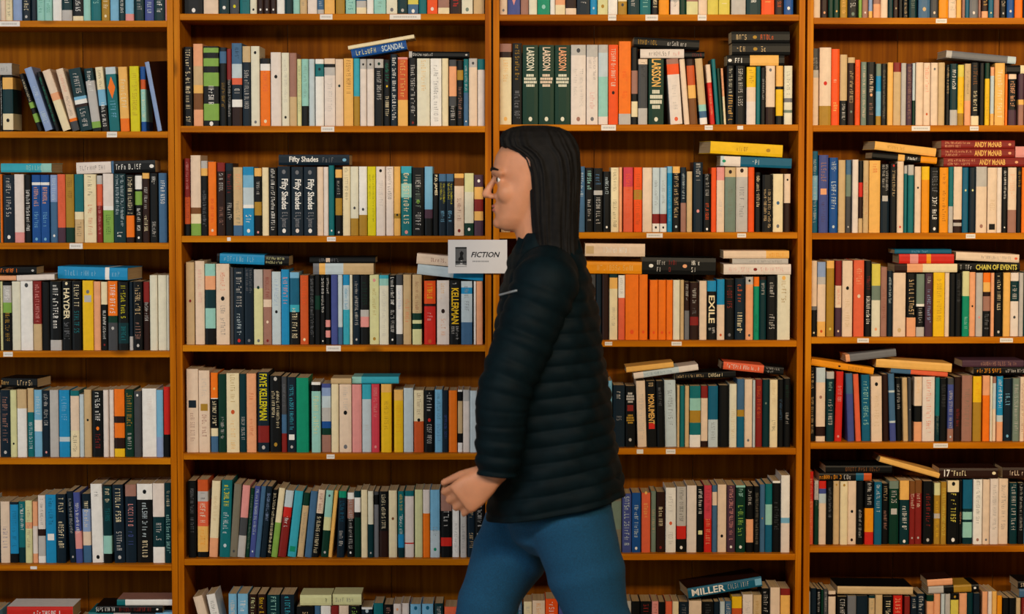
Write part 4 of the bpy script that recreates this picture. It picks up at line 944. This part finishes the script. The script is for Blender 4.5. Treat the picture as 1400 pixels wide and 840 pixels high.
records.sort(key=lambda r: -r['area'])
N_IND = 300
solo, rest = records[:N_IND], records[N_IND:]
solo.sort(key=lambda r: (r['code'], r['idx']))
rg = random.Random(3)
used = set()
for r in solo:
    o = build_book(r, 'book', rg)
    bay, ri = r['code'][0], int(r['code'][1])
    if bay in 'AC':
        pos = ORD[r['n'] - 1 - r['idx']] + ' from right'
    else:
        pos = ORD[r['idx']] + ' from left'
    size = 'thin ' if r['w'] < .0165 else ('thick ' if r['w'] > .0335 else '')
    lean = 'leaning ' if abs(r['th']) > .07 else ''
    lab = f"{lean}{size}{main_colours(r['bands'])} {lettering_words(r)}book, {pos}, {ROWN[ri]} row, {CASEN[bay]} bookcase"
    if len(lab.split()) > 16:
        lab = lab.replace(main_colours(r['bands']), main_colours(r['bands'], True))
    assert lab not in used and len(lab.split()) <= 16, lab
    used.add(lab)
    tag(o, lab, 'book', 'books standing upright on the shelves')
for r in lying:
    o = build_book(r, 'book', rg)
    bay, ri = r['code'][0], int(r['code'][1])
    pile = 'only pile' if r['npiles'] == 1 else ORD[r['pile']] + ' pile from left'
    how = 'tilted' if abs(r['tilt']) > .06 else 'flat'
    if r['nlev'] == 1:
        lev = 'alone'
    elif r['nlev'] == 2:
        lev = ('upper of', 'lower of')[r['lev']]
    else:
        lev = 'topmost of' if r['lev'] == 0 else ('lowest of' if r['lev'] == r['nlev'] - 1 else ORD[r['lev']] + ' down in')
    where = 'lying on the books' if r['nlev'] == 1 and r['npiles'] == 1 else (lev if r['nlev'] > 1 else 'alone as') + ' ' + pile
    lab = f"{main_colours(r['bands'])} book lying {how}, {where}, {ROWN[ri]} row, {CASEN[bay]} bookcase"
    if r['nlev'] == 1 and r['npiles'] == 1:
        lab = f"{main_colours(r['bands'])} book lying {how} on the books, {ROWN[ri]} row, {CASEN[bay]} bookcase"
    if len(lab.split()) > 16:
        lab = lab.replace(main_colours(r['bands']), main_colours(r['bands'], True))
    assert lab not in used and len(lab.split()) <= 16, lab
    used.add(lab)
    tag(o, lab, 'book', 'books lying on top of the rows')

# the remaining, smaller or half cut-off books of the rows as one object with three materials
V, Fc, Cc, Mi = [], [], [], []
for r in rest:
    (bv, bf, bc), (pv, pf), sy = book_geo(r['w'], r['h'], r['d'], r['bands'], r['side'])
    tv, tf, tcx = print_faces(r['texts'], r['w'], r['h'], sy, rg, r['bands'])
    for vv, ff, cc, mi in ((bv, bf, bc, 0), (pv, pf, [(1, 1, 1)] * len(pf), 1), (tv, tf, tcx, 2)):
        b = len(V)
        V.extend(tuple(r['M'] @ Vector(v)) for v in vv)
        Fc.extend(tuple(b + i for i in f) for f in ff)
        Cc.extend(cc)
        Mi.extend([mi] * len(ff))
st = mesh_obj('shelved_books', V, Fc, M_COVER, None, Cc)
st.data.materials.append(M_PAGES)
st.data.materials.append(M_PRINT)
st.data.polygons.foreach_set('material_index', Mi)
tag(st, 'the many narrower or cut-off books filling the rows between the larger ones', 'books', None, 'stuff')
print('BOOKS standing', len(records), 'solo', len(solo), 'rest', len(rest), 'lying', len(lying))

# ------------------------------------------------------------------ labels on the shelf edges
TAGS = [('A0', 13, 33, 28, 7), ('A1', 153, 183.5, 14, 7.5), ('A2', 104, 337, 18, 8), ('A3', 11, 485, 13, 6.5), ('A5', 46, 775, 9, 4),
        ('B0', 446, 25, 17, 7), ('B0', 554, 24.5, 42, 7), ('B1', 448, 176, 18, 7), ('B2', 453, 327, 12, 6), ('B2', 313, 327.5, 5, 5),
        ('B3', 456, 477, 20, 8), ('B4', 452, 625, 11, 6),
        ('C0', 837, 24, 11, 8), ('C0', 891, 25, 17, 8), ('C0', 960, 24, 12, 8), ('C1', 832, 174.5, 20, 7.5), ('C1', 969, 175, 11, 6),
        ('C1', 1012, 175, 8, 5), ('C2', 895, 322, 22, 6), ('C2', 1014, 321.5, 12, 5.5), ('C3', 925, 470, 14, 5.5), ('C3', 832, 470, 10, 5),
        ('C4', 875, 618, 9, 6), ('C4', 917, 618, 13, 6.5),
        ('D0', 1287, 30, 15, 6), ('D1', 1259, 175, 25, 6.5), ('D1', 1332, 175, 12, 6), ('D2', 1327, 323.5, 13, 6), ('D3', 1180, 466.5, 16, 6),
        ('D3', 1376, 465, 18, 6), ('D4', 1286, 611, 20, 6)]
cnt = {}
for code, px, py, w, h in sorted(TAGS):
    bay, ri = code[0], int(code[1])
    u, _ = bay_pt(bay, px, py, 0)
    zc = SHELF_Z[bay][ri] - SHELF_T / 2
    ww, hh = w * .0019, min(h * .0019, SHELF_T - .002)
    n = cnt.get(code, 0)
    cnt[code] = n + 1
    vs, fs = box_data(-ww / 2, ww / 2, -.0004, .0007, -hh / 2, hh / 2, .0002)
    o = mesh_obj('shelf_label', vs, fs, M_LABEL)
    o.matrix_world = BAYMAT[bay] @ Matrix.Translation((u, .0002, zc))
    total = sum(1 for t in TAGS if t[0] == code)
    which = 'only white label' if total == 1 else ORD[n] + ' white label from left'
    size = 'wide ' if w > 17 else ('tiny ' if w < 10 else 'small ')
    tag(o, f"{size}paper strip, {which} on shelf edge under {ROWN[ri]} row, {CASEN[bay]} bookcase", 'label', 'labels on the shelf edges')
    tv, tf, tc_ = [], [], []
    x = -ww * .38
    while x < ww * .36 and w > 9:
        q = rg.uniform(.0012, .0026)
        b = len(tv)
        tv += [(x, -.0006, -hh * .16), (x + q, -.0006, -hh * .16), (x + q, -.0006, hh * .16), (x, -.0006, hh * .16)]
        tf.append((b, b + 1, b + 2, b + 3))
        tc_.append(LIN['S'])
        x += q + .0009
    if tf:
        mesh_obj('print', tv, tf, M_PRINT, o, tc_)

# ------------------------------------------------------------------ FICTION sign
sy = -.012
s0, s1 = at_y(612.5, 328, sy), at_y(693.5, 374, sy)
cx, cz = (s0.x + s1.x) / 2, (s0.z + s1.z) / 2
hw, hh = (s1.x - s0.x) / 2, (s0.z - s1.z) / 2
vs, fs = box_data(-hw, hw, -.001, .001, -hh, hh, .0006)
sign = mesh_obj('section_sign', vs, fs, M_CARD)
sign.location = (cx, sy, cz)
tag(sign, 'white card sign reading FICTION with small dark picture, fixed beside the walking person', 'sign')


def flat(name, pts, col, lift, parent):
    return mesh_obj(name, [(x, -lift, z) for x, z in pts], [tuple(range(len(pts)))], M_PRINT, parent, [col])


X = lambda px: (px - 612.5) / 81 * 2 * hw - hw
Z = lambda py: hh - (py - 328) / 46 * 2 * hh
pic = flat('picture', [(X(622.5), Z(365)), (X(638), Z(365)), (X(638), Z(338)), (X(622.5), Z(338))], lin((96, 96, 98)), .0013, sign)
pv, pf, pc = [], [], []


def pq(pts, c):
    b = len(pv)
    pv.extend((X(a), -.0015, Z(b_)) for a, b_ in pts)
    pf.append(tuple(range(b, b + len(pts))))
    pc.append(lin(c))


pq([(623, 364.5), (638, 364.5), (638, 363), (631, 361.5), (623, 362.5)], (215, 212, 212))
pq([(622.5, 359.5), (638, 359.5), (638, 357.5), (622.5, 357.5)], (30, 30, 32))
pq([(627, 357), (634, 355), (632.5, 350), (634, 346), (631, 343), (628.5, 346), (629, 351), (626.5, 354)], (18, 18, 20))
pq([(622.5, 340), (638, 340), (638, 338), (622.5, 338)], (35, 35, 38))
pq([(629, 361), (632, 361), (633, 357.5), (630, 356)], (200, 198, 198))
mesh_obj('picture_figure', pv, pf, M_PRINT, pic, pc)
tvs, tfs, asp = text_mesh('FICTION')
x0, x1, z0, z1 = X(645), X(682.5), Z(352), Z(344.5)
mesh_obj('lettering', [(x0 + p * (x1 - x0) + (q - .5) * .004, -.0013, z0 + q * (z1 - z0)) for p, q in tvs], tfs, M_PRINT, sign, [lin((28, 28, 32))] * len(tfs))
tv, tf, tc_ = [], [], []
x = X(646)
while x < X(667):
    q = rg.uniform(.0015, .003)
    b = len(tv)
    tv += [(x, -.0013, Z(358.4)), (x + q, -.0013, Z(358.4)), (x + q, -.0013, Z(356.6)), (x, -.0013, Z(356.6))]
    tf.append((b, b + 1, b + 2, b + 3))
    tc_.append(lin((150, 150, 152)))
    x += q + .001
mesh_obj('small_print', tv, tf, M_PRINT, sign, tc_)

# ------------------------------------------------------------------ the walking person (facing left, near side to the camera)
PY = -0.62                       # body mid plane in front of the shelves
SC = at_y(701, 420, PY).x - at_y(700, 420, PY).x      # metres per photo pixel there


def pt(px, py, dy=0.0):
    """a point of the figure: photo pixel on the body plane, then moved sideways by dy"""
    p = at_y(px, py, PY)
    return Vector((p.x, PY + dy, p.z))


def loft(rings, cap=True):
    V, Fc = [], []
    n = len(rings[0])
    for r in rings:
        V.extend(tuple(p) for p in r)
    for k in range(len(rings) - 1):
        for i in range(n):
            j = (i + 1) % n
            Fc.append((k * n + i, k * n + j, (k + 1) * n + j, (k + 1) * n + i))
    if cap:
        Fc.append(tuple(reversed(range(n))))
        Fc.append(tuple(range((len(rings) - 1) * n, len(rings) * n)))
    return V, Fc


def tube(points, radii, n=16, flat=1.0, side=Vector((0, 1, 0)), round_ends=True):
    """tapering limb through the points; flat scales the radius along 'side'"""
    pts = [Vector(p) for p in points]
    rad = list(radii)
    if round_ends:
        d0 = (pts[0] - pts[1]).normalized(); d1 = (pts[-1] - pts[-2]).normalized()
        pts = [pts[0] + d0 * rad[0] * .85, pts[0] + d0 * rad[0] * .55] + pts + [pts[-1] + d1 * rad[-1] * .55, pts[-1] + d1 * rad[-1] * .85]
        rad = [rad[0] * .45, rad[0] * .83] + rad + [rad[-1] * .83, rad[-1] * .45]
    rings = []
    for k, p in enumerate(pts):
        a, b = pts[max(k - 1, 0)], pts[min(k + 1, len(pts) - 1)]
        t = (b - a).normalized()
        s = (side - t * side.dot(t)).normalized()
        q = t.cross(s)
        rings.append([p + s * math.cos(2 * math.pi * i / n) * rad[k] * flat + q * math.sin(2 * math.pi * i / n) * rad[k] for i in range(n)])
    return loft(rings)


def resample(points, radii, m):
    """smooth (Catmull-Rom) resampling of a limb"""
    P = [Vector(p) for p in points]
    out, ro = [], []
    n = len(P)
    for k in range(m):
        f = k / (m - 1) * (n - 1)
        i = min(int(f), n - 2)
        u = f - i
        p0, p1, p2, p3 = P[max(i - 1, 0)], P[i], P[i + 1], P[min(i + 2, n - 1)]
        out.append(.5 * ((2 * p1) + (p2 - p0) * u + (2 * p0 - 5 * p1 + 4 * p2 - p3) * u * u + (3 * p1 - p0 - 3 * p2 + p3) * u ** 3))
        ro.append(radii[i] + (radii[i + 1] - radii[i]) * (u * u * (3 - 2 * u)))
    return out, ro


def ellipsoid(c, rx, ry, rz, n=16, m=10):
    rings = []
    for k in range(1, m):
        a = -math.pi / 2 + math.pi * k / m
        rings.append([Vector((c[0] + rx * math.cos(a) * math.cos(2 * math.pi * i / n), c[1] + ry * math.cos(a) * math.sin(2 * math.pi * i / n), c[2] + rz * math.sin(a))) for i in range(n)])
    return loft(rings)


def merge(parts):
    V, Fc = [], []
    for v, f in parts:
        b = len(V)
        V.extend(v)
        Fc.extend(tuple(b + i for i in q) for q in f)
    return V, Fc


def fused(name, parts, mat, voxel, smooth_it=6, parent=None):
    """union of closed shapes into one continuous skin"""
    V, Fc = merge(parts)
    o = mesh_obj(name, V, Fc, mat, None)
    bm = bmesh.new(); bm.from_mesh(o.data)
    bmesh.ops.recalc_face_normals(bm, faces=bm.faces)
    bm.to_mesh(o.data); bm.free()
    md = o.modifiers.new('r', 'REMESH'); md.mode = 'VOXEL'; md.voxel_size = voxel; md.use_smooth_shade = True
    sm = o.modifiers.new('s', 'SMOOTH'); sm.factor = .5; sm.iterations = smooth_it
    bpy.context.view_layer.update()
    me = bpy.data.meshes.new_from_object(o.evaluated_get(bpy.context.evaluated_depsgraph_get()))
    o.modifiers.clear()
    old = o.data
    o.data = me
    bpy.data.meshes.remove(old)
    me.name = name
    me.polygons.foreach_set('use_smooth', [True] * len(me.polygons))
    if parent: o.parent = parent
    return o


M_SKIN = plain('skin', (200, 138, 104), 0.55, 0.08, 30)
M_SKIN.node_tree.nodes['Principled BSDF'].inputs['Subsurface Weight'].default_value = 0.12
M_SKIN.node_tree.nodes['Principled BSDF'].inputs['Subsurface Radius'].default_value = (.01, .004, .002)
M_HAIR = plain('dark_hair', (14, 12, 12), 0.75, 0.5, 90, **{'Specular IOR Level': .2})
M_JACKET = plain('black_quilted_nylon', (6, 21, 27), 0.62, 0.2, 40, **{'Specular IOR Level': .08})
M_JEANS = plain('blue_denim', (0, 70, 108), 0.9, 0.25, 300)
M_SHOE = plain('dark_shoe', (30, 28, 28), 0.5, 0.1)
M_LIP = plain('lips', (172, 96, 86), 0.45, 0.05)
M_EYE = plain('eye_white', (225, 220, 214), 0.25, 0.02)
M_IRIS = plain('iris', (48, 32, 22), 0.2, 0.05)
M_STRIP = plain('reflective_strip', (150, 158, 164), 0.4, 0.05)

# --- head frame: origin below the ear axis at chin height, forward = -X
HO = pt(727, 313)


def hp(f, y, z):
    return Vector((HO.x - f, HO.y + y, HO.z + z))


def head_rings(spec, n=28, sq=2.3):
    rings = []
    for z, f, b, w in spec:
        c, r = (f + b) / 2, (f - b) / 2
        ring = []
        for i in range(n):
            a = 2 * math.pi * i / n
            ca, sa = math.cos(a), math.sin(a)
            ex = math.copysign(abs(ca) ** (2 / sq), ca)
            ey = math.copysign(abs(sa) ** (2 / sq), sa)
            nar = 1.0 - .16 * max(0, ex)            # face narrower in front
            ring.append(hp(c + r * ex, w * ey * nar, z))
        rings.append(ring)
    return loft(rings)


head = []
head.append(head_rings([(-.006, .062, .020, .016), (.000, .074, .006, .028), (.010, .083, -.006, .038), (.025, .085, -.018, .048), (.045, .082, -.026, .056),
                        (.065, .083, -.034, .061), (.090, .081, -.045, .066), (.108, .076, -.055, .069), (.120, .080, -.06, .070), (.131, .088, -.065, .070),
                        (.150, .089, -.07, .072), (.170, .084, -.075, .072), (.190, .072, -.07, .066), (.205, .052, -.06, .054)]))
head.append(ellipsoid(hp(-.012, 0, .145), .096, .075, .086))
# nose, brow, lips, chin, cheeks, ears
head.append(tube([hp(.082, 0, .124), hp(.091, 0, .108), hp(.101, 0, .092), hp(.108, 0, .080)], [.0065, .0075, .009, .0098], 10))
head.append(ellipsoid(hp(.094, .010, .076), .010, .008, .007)); head.append(ellipsoid(hp(.094, -.010, .076), .010, .008, .007))
for s in (-1, 1):
    head.append(tube([hp(.088, s * .006, .131), hp(.084, s * .026, .135), hp(.070, s * .050, .130)], [.008, .009, .008], 10))
    head.append(ellipsoid(hp(.056, s * .036, .085), .026, .024, .028))
    head.append(ellipsoid(hp(-.016, s * .068, .108), .014, .007, .028))
    head.append(tube([hp(.079, s * .020, .1225), hp(.081, s * .030, .1250), hp(.073, s * .043, .1215)], [.0042, .0048, .0042], 8))
    head.append(tube([hp(.078, s * .020, .1065), hp(.079, s * .030, .1055), hp(.071, s * .043, .1080)], [.0042, .0046, .0042], 8))
head.append(ellipsoid(hp(.084, 0, .052), .008, .021, .0055)); head.append(ellipsoid(hp(.082, 0, .042), .009, .019, .006))
head.append(ellipsoid(hp(.078, 0, .014), .013, .018, .014))
neck = tube(resample([hp(-.008, 0, .06), hp(-.018, 0, -.02), hp(-.032, 0, -.08)], [.058, .055, .062], 7)[0], [.058, .057, .055, .054, .056, .06, .066], 20)
# --- joints
SH_L, EL_L, WR_L = pt(744, 384, -.175), pt(690, 525, -.215), pt(680, 630, -.215)
SH_R, EL_R, WR_R = pt(758, 384, .185), pt(800, 535, .225), pt(792, 648, .215)
HIP = pt(757, 640)
zk = .485
hip_n, hip_f = pt(760, 640, -.085), pt(754, 640, .085)
kn_n = pt(824, 860, -.095); kn_n.z = zk
kn_f = pt(664, 860, .085); kn_f.z = zk + .02
an_n = Vector((kn_n.x + .20, kn_n.y, .16)); an_f = Vector((kn_f.x - .05, kn_f.y, .085))
toe_n = Vector((an_n.x - .10, an_n.y, .025)); toe_f = Vector((an_f.x - .17, an_f.y, .035))
body = head + [neck]
body.append(tube([HIP + Vector((0, 0, .02)), pt(758, 560), pt(757, 480), pt(754, 410), pt(752, 378)], [.090, .082, .088, .088, .060], 20, 1.7))
for sh, el, wr in ((SH_L, EL_L, WR_L), (SH_R, EL_R, WR_R)):
    body.append(tube([Vector((sh.x, PY, sh.z)), sh], [.06, .055], 14))
    p, r = resample([sh, el, wr], [.050, .040, .027], 12)
    body.append(tube(p, r, 14))
for hpj, kn, an, toe in ((hip_n, kn_n, an_n, toe_n), (hip_f, kn_f, an_f, toe_f)):
    p, r = resample([hpj, (hpj + kn) / 2, kn, (kn * .6 + an * .4), an], [.085, .072, .052, .052, .034], 14)
    body.append(tube(p, r, 14))
    body.append(tube([an, (an + toe) / 2, toe], [.034, .032, .026], 12))


def hand(wrist, d, t, n, curl, parts):
    """palm and five separate fingers; d = along the hand, t = towards the thumb, n = out of the back of the hand"""
    rings = []
    for f, hw, hn in ((-.020, .024, .019), (.0, .027, .019), (.025, .035, .018), (.055, .041, .016), (.080, .042, .014), (.092, .039, .011)):
        c = wrist + d * f
        rings.append([c + t * math.copysign(abs(math.cos(a)) ** .75, math.cos(a)) * hw + n * math.copysign(abs(math.sin(a)) ** .75, math.sin(a)) * hn
                      for a in [2 * math.pi * i / 16 for i in range(16)]])
    parts.append(loft(rings))
    tips = []
    for off, L, r, fan in ((.031, .92, .0088, .09), (.0105, 1.0, .0092, .02), (-.010, .94, .0088, -.04), (-.030, .76, .0078, -.11)):
        p = wrist + d * .082 + t * off
        pts, rad = [p - d * .02, p], [r * .95, r * 1.08]
        ang = 0
        dd = (d + t * fan).normalized()
        for ln, add, rr in ((.044, curl[0], 1.0), (.028, curl[1], .95), (.022, curl[2], .80)):
            ang += math.radians(add)
            dirn = dd * math.cos(ang) - n * math.sin(ang)
            p = p + dirn * ln * L
            pts.append(p); rad.append(r * rr)
        parts.append(tube(pts, rad, 10))
        tips.append((p, dirn, r))
    b = wrist + d * .022 + t * .026 - n * .006
    dt = (d * .86 + t * .36 - n * .34).normalized()
    dt2 = (d * .88 + t * .18 - n * .42).normalized()
    parts.append(tube([b, b + dt * .040, b + dt * .040 + dt2 * .030, b + dt * .040 + dt2 * .052], [.0145, .0118, .0100, .0082], 10))
    return tips


dL = Vector((-.80, 0.0, -.60)).normalized()
tL = Vector((-.60, 0.0, .80)).normalized()
tips_l = hand(WR_L + dL * .012, dL, tL, Vector((0, -1, 0)), (38, 52, 34), body)
dR = Vector((-.15, 0, -.99)).normalized()
tR = Vector((-.99, 0, .15)).normalized()
hand(WR_R + dR * .012, dR, tR, Vector((0, 1, 0)), (28, 35, 25), body)
person = fused('person', body, M_SKIN, .0042, 5)
tag(person, 'person in black quilted jacket and blue jeans walking left past the bookcases', 'person')

# --- face parts
for s in (-1, 1):
    e = ellipsoid(hp(.0715, s * .031, .1150), .0105, .0105, .0105)
    eye = mesh_obj('eye', e[0], e[1], M_EYE, person, smooth=True)
    ir = ellipsoid(hp(.0775, s * .0310, .1150), .0055, .0078, .0072)
    mesh_obj('iris', ir[0], ir[1], M_IRIS, eye, smooth=True)
    eb = tube([hp(.094, s * .012, .136), hp(.092, s * .028, .141), hp(.078, s * .048, .137)], [.003, .004, .002], 8)
    mesh_obj('eyebrow', eb[0], eb[1], M_HAIR, person, smooth=True)
lp = merge([ellipsoid(hp(.0875, 0, .0525), .006, .018, .0042), ellipsoid(hp(.086, 0, .0435), .0065, .016, .0048)])
mesh_obj('lips', lp[0], lp[1], M_LIP, person, smooth=True)

# --- hair: long, dark, tucked behind the face and falling over the collar
hspec = [(.240, .020, -.035, .028), (.236, .045, -.062, .050), (.226, .066, -.084, .068), (.210, .074, -.098, .079), (.192, .070, -.106, .087),
         (.176, .040, -.110, .092), (.160, .022, -.111, .095), (.130, .012, -.113, .098), (.090, .008, -.112, .099), (.050, .006, -.110, .098), (.010, .004, -.108, .096),
         (-.030, .000, -.107, .092), (-.070, -.002, -.109, .098), (-.105, -.015, -.113, .096), (-.135, -.040, -.116, .080), (-.150, -.062, -.112, .055)]
hv, hf = [], []
rings = []
NH = 180
hr = random.Random(5)
ph = [hr.uniform(0, 6.28) for _ in range(6)]
fine = []
for k in range(len(hspec) - 1):
    for q in range(4):
        u = q / 4
        fine.append(tuple(hspec[k][i] * (1 - u) + hspec[k + 1][i] * u for i in range(4)))
fine.append(hspec[-1])
for z, f, b, w in fine:
    c, r = (f + b) / 2, (f - b) / 2
    ring = []
    for i in range(NH):
        a = 2 * math.pi * i / NH
        ca, sa = math.cos(a), math.sin(a)
        lock = 1 + .022 * math.sin(a * 17 + z * 9 + ph[0]) + .02 * math.sin(a * 29 - z * 12 + ph[1]) + .012 * math.sin(a * 47 + z * 21 + ph[2])
        ring.append(hp(c + r * math.copysign(abs(ca) ** .68, ca) * lock, w * math.copysign(abs(sa) ** .68, sa) * lock, z))
    rings.append(ring)
hv, hf = loft(rings)
mesh_obj('hair', hv, hf, M_HAIR, person, smooth=True)

# --- jacket: quilted torso with standing collar, two quilted sleeves
TOR = [(318, 712, 788, .070), (326, 708, 793, .078), (340, 702, 797, .090), (352, 697, 800, .125), (364, 693, 804, .165), (378, 690, 808, .190), (400, 682, 813, .205),
       (450, 676, 821, .208), (500, 678, 828, .205), (550, 675, 834, .202), (600, 671, 841, .202), (650, 667, 848, .206), (680, 664, 853, .210), (689, 664, 854, .208)]


def tor_at(y):
    for k in range(len(TOR) - 1):
        a, b = TOR[k], TOR[k + 1]
        if a[0] <= y <= b[0]:
            u = (y - a[0]) / (b[0] - a[0])
            return [a[i] + (b[i] - a[i]) * u for i in range(1, 4)]
    return TOR[-1][1:]


QP = 21.0            # quilting pitch in pixels
NJ = 56
rings = []
y = 318.0
while y <= 689.01:
    xf, xb, w = tor_at(y)
    q = abs(math.sin(math.pi * (y - 345) / QP)) ** .6 if y > 345 else .6
    puff = (q - 1.0) * .006
    a_, b_ = at_y(xf, y, PY).x, at_y(xb, y, PY).x
    zc = at_y(757, y, PY).z
    c, r = (a_ + b_) / 2, (b_ - a_) / 2
    ring = []
    for i in range(NJ):
        a = 2 * math.pi * i / NJ
        ca, sa = math.cos(a), math.sin(a)
        ex, ey = math.copysign(abs(ca) ** .8, ca), math.copysign(abs(sa) ** .8, sa)
        wr_ = .003 * math.sin(a * 7 + y * .05) + .002 * math.sin(a * 13 - y * .11)
        sl = .030 * ex * min(1, max(0, (y - 420) / 250))      # quilting lines run up towards the back
        ring.append(Vector((c + (r + puff + wr_) * ex, PY + (w + puff + wr_) * ey, zc + sl)))
    rings.append(ring)
    y += 1.75
# turn the hem inwards so the jacket has an edge
last = rings[-1]
cen = sum(last, Vector()) / len(last)
rings.append([cen + (p - cen) * .95 + Vector((0, 0, .004)) for p in last])
rings.append([cen + (p - cen) * .93 + Vector((0, 0, .05)) for p in last])
first = rings[0]
cen = sum(first, Vector()) / len(first)
rings.insert(0, [cen + (p - cen) * .90 - Vector((0, 0, .002)) for p in first])
rings.insert(0, [cen + (p - cen) * .86 - Vector((0, 0, .03)) for p in first])
jv, jf = loft(rings, cap=False)
jacket = mesh_obj('jacket', jv, jf, M_JACKET, person, smooth=True)


def sleeve(sh, el, wr, pit, r0, r1, r2):
    inner = Vector((sh.x, sh.y * .75 + PY * .25, sh.z + .012))
    NS = 130
    p, r = resample([inner, sh, (sh * .5 + el * .5), el, (el * .45 + wr * .55), wr + (wr - el).normalized() * .006], [r0 * .98, r0 * 1.06, r0 * .97, r1, r1 * .92, r2], NS)
    s_ = 0.0
    rr = []
    for k in range(NS):
        if k: s_ += (p[k] - p[k - 1]).length
        q = abs(math.sin(math.pi * s_ / pit)) ** .6
        rr.append(r[k] + (q - 1) * .005 + .0015 * math.sin(k * .6))
    end = p[-1]; t = (p[-1] - p[-2]).normalized()
    p += [end - t * .004, end - t * .03]
    rr += [r2 * .80, r2 * .76]
    return tube(p, rr, 28, 1.0, Vector((0, 1, 0)), False)


SLEEVES = []
for sh, el, wr in ((SH_L, EL_L, WR_L), (SH_R, EL_R, WR_R)):
    sv, sf = sleeve(sh, el, wr, .035, .072, .062, .047)
    SLEEVES.append((sv, sf))
    mesh_obj('sleeve', sv, sf, M_JACKET, jacket, smooth=True)
# pale strip on the front of the jacket, laid on its surface
from mathutils.bvhtree import BVHTree
allv, allf = merge([(jv, jf)] + SLEEVES)
bvh = BVHTree.FromPolygons([Vector(v) for v in allv], allf)
sp = []
for k in range(9):
    d_ = ray(680 + 26 * k / 8, 404.5 - 7 * k / 8).normalized()
    hit = bvh.ray_cast(CAM, d_)
    if hit[0] is not None and hit[0].y < -.3:
        sp.append(hit[0] - d_ * .001)
strip = tube(sp, [.0026] * len(sp), 8)
mesh_obj('chest_strip', strip[0], strip[1], M_STRIP, jacket, smooth=True)

# --- jeans: seat and two trouser legs in one garment
jparts = [tube([pt(757, 600), pt(757, 640), pt(757, 700)], [.118, .128, .118], 24, 1.25)]
for hpj, kn, an in ((hip_n, kn_n, an_n), (hip_f, kn_f, an_f)):
    p, r = resample([hpj, hpj * .5 + kn * .5, kn, kn * .6 + an * .4, an + Vector((0, 0, .02))], [.106, .094, .071, .070, .060], 26)
    r = [v + .0025 * math.sin(k * 1.7) + .002 * math.sin(k * 3.1 + 1) for k, v in enumerate(r)]
    jparts.append(tube(p, r, 24, 1.0, Vector((0, 1, 0)), False))
jeans = fused('jeans', jparts, M_JEANS, .007, 6, person)

# --- shoes (below the picture edge, standing on the floor)
for an, heel_up in ((an_n, .075), (an_f, 0.0)):
    rings = []
    for f, hw, z0, z1 in ((.085, .026, heel_up + .0, .085 + heel_up), (.07, .038, heel_up, .10 + heel_up), (.02, .042, heel_up * .8, .115 + heel_up), (-.04, .044, heel_up * .35, .09 + heel_up * .6),
                          (-.10, .048, 0, .065 + heel_up * .15), (-.15, .046, 0, .052), (-.185, .030, .004, .036)):
        c, hh_ = (z0 + z1) / 2, (z1 - z0) / 2
        rings.append([Vector((an.x + f, an.y + math.copysign(abs(math.cos(q)) ** .6, math.cos(q)) * hw, c + math.copysign(abs(math.sin(q)) ** .6, math.sin(q)) * hh_))
                      for q in [2 * math.pi * i / 16 for i in range(16)]])
    v_, f_ = loft(rings)
    mesh_obj('shoe', v_, f_, M_SHOE, person, smooth=True)
